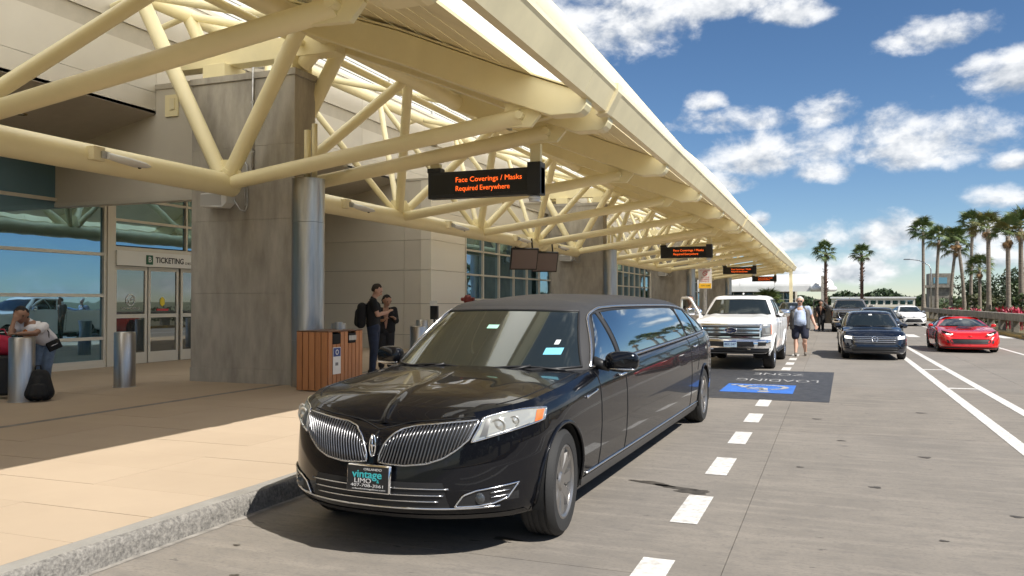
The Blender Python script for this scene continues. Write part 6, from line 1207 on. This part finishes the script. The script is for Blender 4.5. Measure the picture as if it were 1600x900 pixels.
palm(10.9, 70, 7.6, 1.7, 'palm with yellowing fronds above the red shrubs', 25, .19, 0, .3, .55); palm(11.2, 76, 4.6, 1.5, 'low palm half hidden between the tall trunks', 26, .15, 0, .1, .1); palm(10.6, 61, 6.3, 1.55, 'yellow-green palm near the right picture edge', 27, .17, 0, .3, .6); palm(11.6, 62.5, 6.9, 1.6, 'rightmost tall palm with windblown green crown', 28, .19, 0, .15, .1); palm(12.5, 90, 9.6, 1.9, 'tall palm behind the row, left of the brown-skirted one', 29, .18, 0, .1, .1, (.2, 0)); palm(12.3, 58.5, 5.9, 1.5, 'palm at the right picture edge with hanging dry fronds', 30, .17, 0, .35, .2)
# red cordylines behind the railing
redl = M('cordyline_red', (.42, .02, .05), .45, rand=.7, c2=(.20, .015, .04)); redd = M('cordyline_pink', (.55, .06, .12), .45, rand=.5, c2=(.35, .03, .06))
def cord_mesh(seed, mat):
    r_ = random.Random(seed); mb = MB()
    for k in range(4):
        b = Vector((r_.uniform(-.22, .22), r_.uniform(-.22, .22), 0)); h = r_.uniform(.5, .95); mb.tube([b, b + Vector((0, 0, h))], .018, 5)
        for j in range(22):
            a = r_.uniform(0, 6.28); el = R(r_.uniform(5, 80)); d = Vector((math.cos(a) * math.cos(el), math.sin(a) * math.cos(el), math.sin(el))); s = d.cross(Vector((0, 0, 1))).normalized() * .045; p = b + Vector((0, 0, h * r_.uniform(.55, 1))); l = r_.uniform(.32, .55); m = p + d * l * .5; e = p + d * l - Vector((0, 0, l * .25)); mb.add([p, m - s, m + s, e], [(0, 1, 2), (1, 3, 2)])
    return mb.mesh('leaves', mat)
CM = [cord_mesh(1, redl), cord_mesh(2, redd), cord_mesh(3, redl)]
rr_ = random.Random(4); cys = [(9.35, y) for y in (50.2, 51.6, 53.0, 54.2, 55.6, 57.1, 62.0, 63.6, 66.4, 72.0, 74.0, 76.2, 78.4, 80.5)]
CLAB = ['crimson leafed shrub %s' % q for q in ('nearest the right picture edge, behind the railing', 'second from the right edge behind the railing', 'third from the right edge behind the railing', 'fourth from the right edge behind the railing', 'fifth from the right edge, in the big red clump', 'at the left end of the big red clump', 'alone right of the yellow palm trunk', 'alone left of the yellow palm trunk', 'in the gap above the red sports car roof', 'nearest of the far red row, above the sports car', 'second nearest in the far red row', 'in the middle of the far red row', 'second farthest in the far red row', 'farthest along the railing, by the left palms')]
for k, (x, y) in enumerate(cys):
    t = thing('cordyline', CLAB[k], 'shrub', (x + rr_.uniform(-.2, .3), y, .1), rr_.uniform(0, 6), 'crimson shrubs behind the railing'); put('leaves', CM[k % 3], t).scale = [1.15 if k < 6 else 1.0] * 3
# broadleaf trees and undergrowth
def leaf_mass(n, fn, size, seed):
    g = np.random.default_rng(seed); C_ = fn(g, n); d = g.normal(size=(n, 3)); d /= np.linalg.norm(d, axis=1)[:, None]; e = np.cross(d, g.normal(size=(n, 3))); e /= np.linalg.norm(e, axis=1)[:, None]; sz = size * g.uniform(.6, 1.3, n)[:, None]
    V_ = np.stack([C_ - d * sz, C_ + e * sz * .5, C_ + d * sz, C_ - e * sz * .5], 1).reshape(-1, 3); F_ = np.arange(n * 4).reshape(-1, 4); return V_, F_
def raw(name, V_, F_, mat):
    me = bpy.data.meshes.new(name); me.from_pydata(V_.tolist(), [], F_.tolist()); me.materials.append(mat); return me
lf = [M('leaf_dark', (.042, .072, .024), .55, var=.35, vs=1.1, c2=(.018, .036, .013)), M('leaf_mid', (.065, .095, .028), .55, var=.35, vs=1.4, c2=(.028, .05, .016)), M('leaf_olive', (.11, .12, .045), .6, var=.3, vs=1.5, c2=(.05, .065, .025))]
def clumps(g, n, R_, H0, H1, k=16):
    c = np.stack([g.uniform(-R_, R_, k) * .75, g.uniform(-R_, R_, k) * .75, g.uniform(H0, H1, k)], 1); r = g.uniform(.28, .5, k) * R_; i = g.integers(0, k, n); v = g.normal(size=(n, 3)); v /= np.linalg.norm(v, axis=1)[:, None]; return c[i] + v * (r[i] * g.uniform(.75, 1.05, n))[:, None]
def tree(x, y, h, rad, label, seed, m, n=2600, name='tree', size=.15, low=.30):
    h *= .74; rad *= .9
    t = thing(name, label, 'tree' if name == 'tree' else 'shrub', (x, y, .05)); V_, F_ = leaf_mass(n, lambda g, k: clumps(g, k, rad, h * low, h * .88), size, seed); put('crown', raw('crown', V_, F_, lf[m]), t)
    mb = MB().tube([(0, 0, 0), (.05, 0, h * .35), (0, .05, h * .6)], [.16, .12, .06], 8)
    for a in (0, 2.1, 4.2): mb.tube([(.03, 0, h * .33), (math.cos(a) * rad * .5, math.sin(a) * rad * .5, h * .65)], [.08, .03], 6)
    mb.build('trunk', bark_d, t)
for a in ((13.5, 92, 5.4, 2.4, 'dark bushy tree behind the left palms of the right-hand row', 1, 0), (15.5, 80, 6.0, 2.6, 'tall dark tree behind the middle palms', 2, 0), (14.0, 70, 4.2, 2.2, 'mid green tree low between the palm trunks', 3, 1), (17.5, 74, 5.6, 2.8, 'dark tree behind the brown-skirted palm', 4, 0), (15.5, 62, 4.6, 2.4, 'green tree behind the yellow palm at the right', 5, 1), (19, 66, 5.6, 3.0, 'broad dark tree at the right picture edge', 6, 0), (13.2, 84, 3.0, 1.8, 'pale olive bush below the middle palms', 7, 2), (17.5, 58, 4.2, 2.4, 'olive tree at the far right edge', 8, 2), (13.0, 61, 2.6, 1.6, 'mid green bush behind the red shrubs at the right', 9, 1), (21, 84, 5.8, 3.0, 'dark tree far behind the palm row', 10, 0)): tree(*a)
t = thing('cycad', 'bushy palm-like plant at the end of the sidewalk', 'plant', (-5.6, 82, .15)); MB().tube([(0, 0, 0), (0, 0, 1.4)], [.3, .22], 10).build('trunk', bark_d, t)
for k in range(26):
    a = k * 2.4; el = R(70 - 75 * (k / 26)); d = Vector((math.cos(a) * math.cos(el), math.sin(a) * math.cos(el), math.sin(el))); o = put('frond', FR[k % 2], t); o.rotation_mode = 'QUATERNION'; o.rotation_quaternion = d.to_track_quat('X', 'Z'); o.location = (0, 0, 1.45); o.scale = (1.0, 1.0, 1.0)
# distant wood on the horizon and the belt of trees across the road (seen in the glass)
def belt(name, label, xf, n, size, mat, seed):
    V_, F_ = leaf_mass(n, xf, size, seed); o = put(name, raw(name, V_, F_, mat)); o['kind'] = 'stuff'; o['label'] = label; o['category'] = 'trees'
def wood(g, n):
    x = g.uniform(-150, 260, n); h = 3.6 + 1.8 * np.sin(x * .11) * np.sin(x * .047 + 1) + 1.0 * np.sin(x * .43); return np.stack([x, 330 + g.uniform(-12, 12, n), g.uniform(0, 1, n) ** .7 * h], 1)
belt('distant_wood', 'low dark wood along the horizon beyond the road', wood, 24000, .95, lf[0], 31)
def across(g, n):
    y = g.uniform(-70, 46, n); h = 5.0 + 2.2 * np.sin(y * .35) * np.sin(y * .13 + .5) + .8 * np.sin(y * 1.1); return np.stack([34 + g.uniform(-2, 3, n), y, g.uniform(0, 1, n) ** .7 * np.maximum(h, 1.5)], 1)
belt('roadside_wood', 'belt of trees across the road, mirrored in the terminal glass', across, 16000, .45, lf[0], 32)
def mound(g, n):
    y = g.uniform(88, 200, n); h = 1.6 + .6 * np.sin(y * .4); return np.stack([10 + (y - 88) * .10 + g.uniform(0, 18, n), y, g.uniform(0, 1, n) * h], 1)
belt('undergrowth', 'dense green undergrowth beneath the palms', mound, 9000, .28, lf[1], 33)
def mound2(g, n):
    y = g.uniform(50, 96, n); h = .8 + .35 * np.sin(y * .9); return np.stack([10.2 + g.uniform(0, 10, n), y, .1 + g.uniform(0, 1, n) * h], 1)
belt('undergrowth', 'olive ground cover between the palm trunks', mound2, 9000, .20, lf[2], 34)
# street lamp among the palms
t = thing('street_lamp', 'thin grey street lamp with long curved arm left of the palm row', 'street lamp', (10.4, 103, 0)); MB().tube([(0, 0, 0), (0, 0, 5.2), (-.2, 0, 5.7), (-1.2, 0, 6.25), (-2.2, 0, 6.4)], [.09, .07, .05, .045, .04], 8).build('pole', galv, t, True); MB().obox((-2.45, 0, 6.4), (.32, .14, .06)).build('lamp_head', galv, t, bevel=.03)
# barrel-roofed hall at the end of the road
t = thing('barrel_roof_hall', 'white barrel-roofed hall with glazed front at the end of the road', 'building', (-8, 126, 0)); wr_ = M('white_metal_roof', (.80, .80, .79), .4, var=.08, vs=.5)
prof = [(-30, 3.3), (-30, 5.75), (5.6, 5.75)] + [(5.6 + 2.9 * math.sin(a), 3.9 + 1.85 * math.cos(a)) for a in np.linspace(.15, R(90), 10)] + [(8.5, 3.1), (8.2, 3.1), (8.2, 3.3)]
for k in range(5):
    pr_ = [(-30 + k * 0, 3.3)]; 
GR = []
for a in np.linspace(0, R(90), 12): GR.append((-.0, -3.2 * math.sin(a), 3.9 + 1.75 * math.cos(a)))
segs = np.linspace(-34, 5.2, 9)
for a_, b_ in zip(segs[:-1], segs[1:]): MB().grid([[(x, p[1] + 3.2, p[2]) for p in GR] for x in (a_ + .02, b_ - .02)]).build('roof_panel', wr_, t, True)
MB().grid([[(5.2 + 3.2 * math.sin(th) * math.sin(a), 3.2 - 3.2 * math.sin(a) * math.cos(th), 3.9 + 1.75 * math.cos(a)) for a in np.linspace(0, R(90), 10)] for th in np.linspace(0, R(90), 10)]).build('roof_end', wr_, t, True)
MB().box(-34, 5.2, -.02, .05, 3.1, 3.9).box(5.2, 8.4, 3.15, 3.25, 3.1, 3.9).build('fascia', wr_, t); MB().tube([(5.2 + 3.22 * math.sin(th), 3.2 - 3.22 * math.cos(th), 3.5) for th in np.linspace(0, R(90), 10)], .4, 8).build('fascia_end', wr_, t, True)
MB().box(-34, 3.0, 3.2, 12, 0, 5.6).build('hall_core', M('hall_wall', (.42, .38, .31), .7), t)
for k in range(26):
    x = -34 + k * 1.42; MB().box(x + .04, x + 1.36, 1.0, 1.04, .9, 2.9).build('glass_pane', bglass, t); MB().box(x - .04, x + .04, .95, 1.08, 0, 3.1).build('mullion', alu, t)
MB().box(-34, 3.2, .96, 1.1, 1.9, 2.0).build('transom', white_m, t); MB().box(-34, 3.2, .94, 1.12, 0, .9).build('base_wall', panel_lt, t)
for x in (-6.5, 7.0): MB().box(x - .35, x + .35, -.8, -.1, 0, 5.3).build('column', pier_m, t)
MB().cyl((-.5, 4, 5.6), (-.5, 4, 9.0), .05, n=8).build('mast', black_m, t)
t = thing('far_terminal', 'low pale terminal block far down the road on the horizon', 'building', (14, 270, 0)); MB().box(-14, 9, 0, 10, 0, 2.6).build('wall', panel_lt, t); MB().box(-14.3, 9.3, -.4, 10.3, 2.61, 3.1).build('roof', wr_, t)
for k in range(11): MB().box(-13 + k * 2, -11.6 + k * 2, -.05, 0.02, .9, 2.0).build('window', bglass, t)
t = thing('parking_tower', 'grey concrete stair tower behind the left palms', 'building', (20, 182, 0)); MB().box(-2, 2, 0, 5, 0, 7.2).build('tower_wall', conc_r, t); MB().box(-2.6, 2.6, -.5, 5, 4.4, 4.9).build('ledge', conc_r, t); MB().box(-1.2, 1.2, -.06, .02, 5.2, 6.4).build('window', bglass, t)
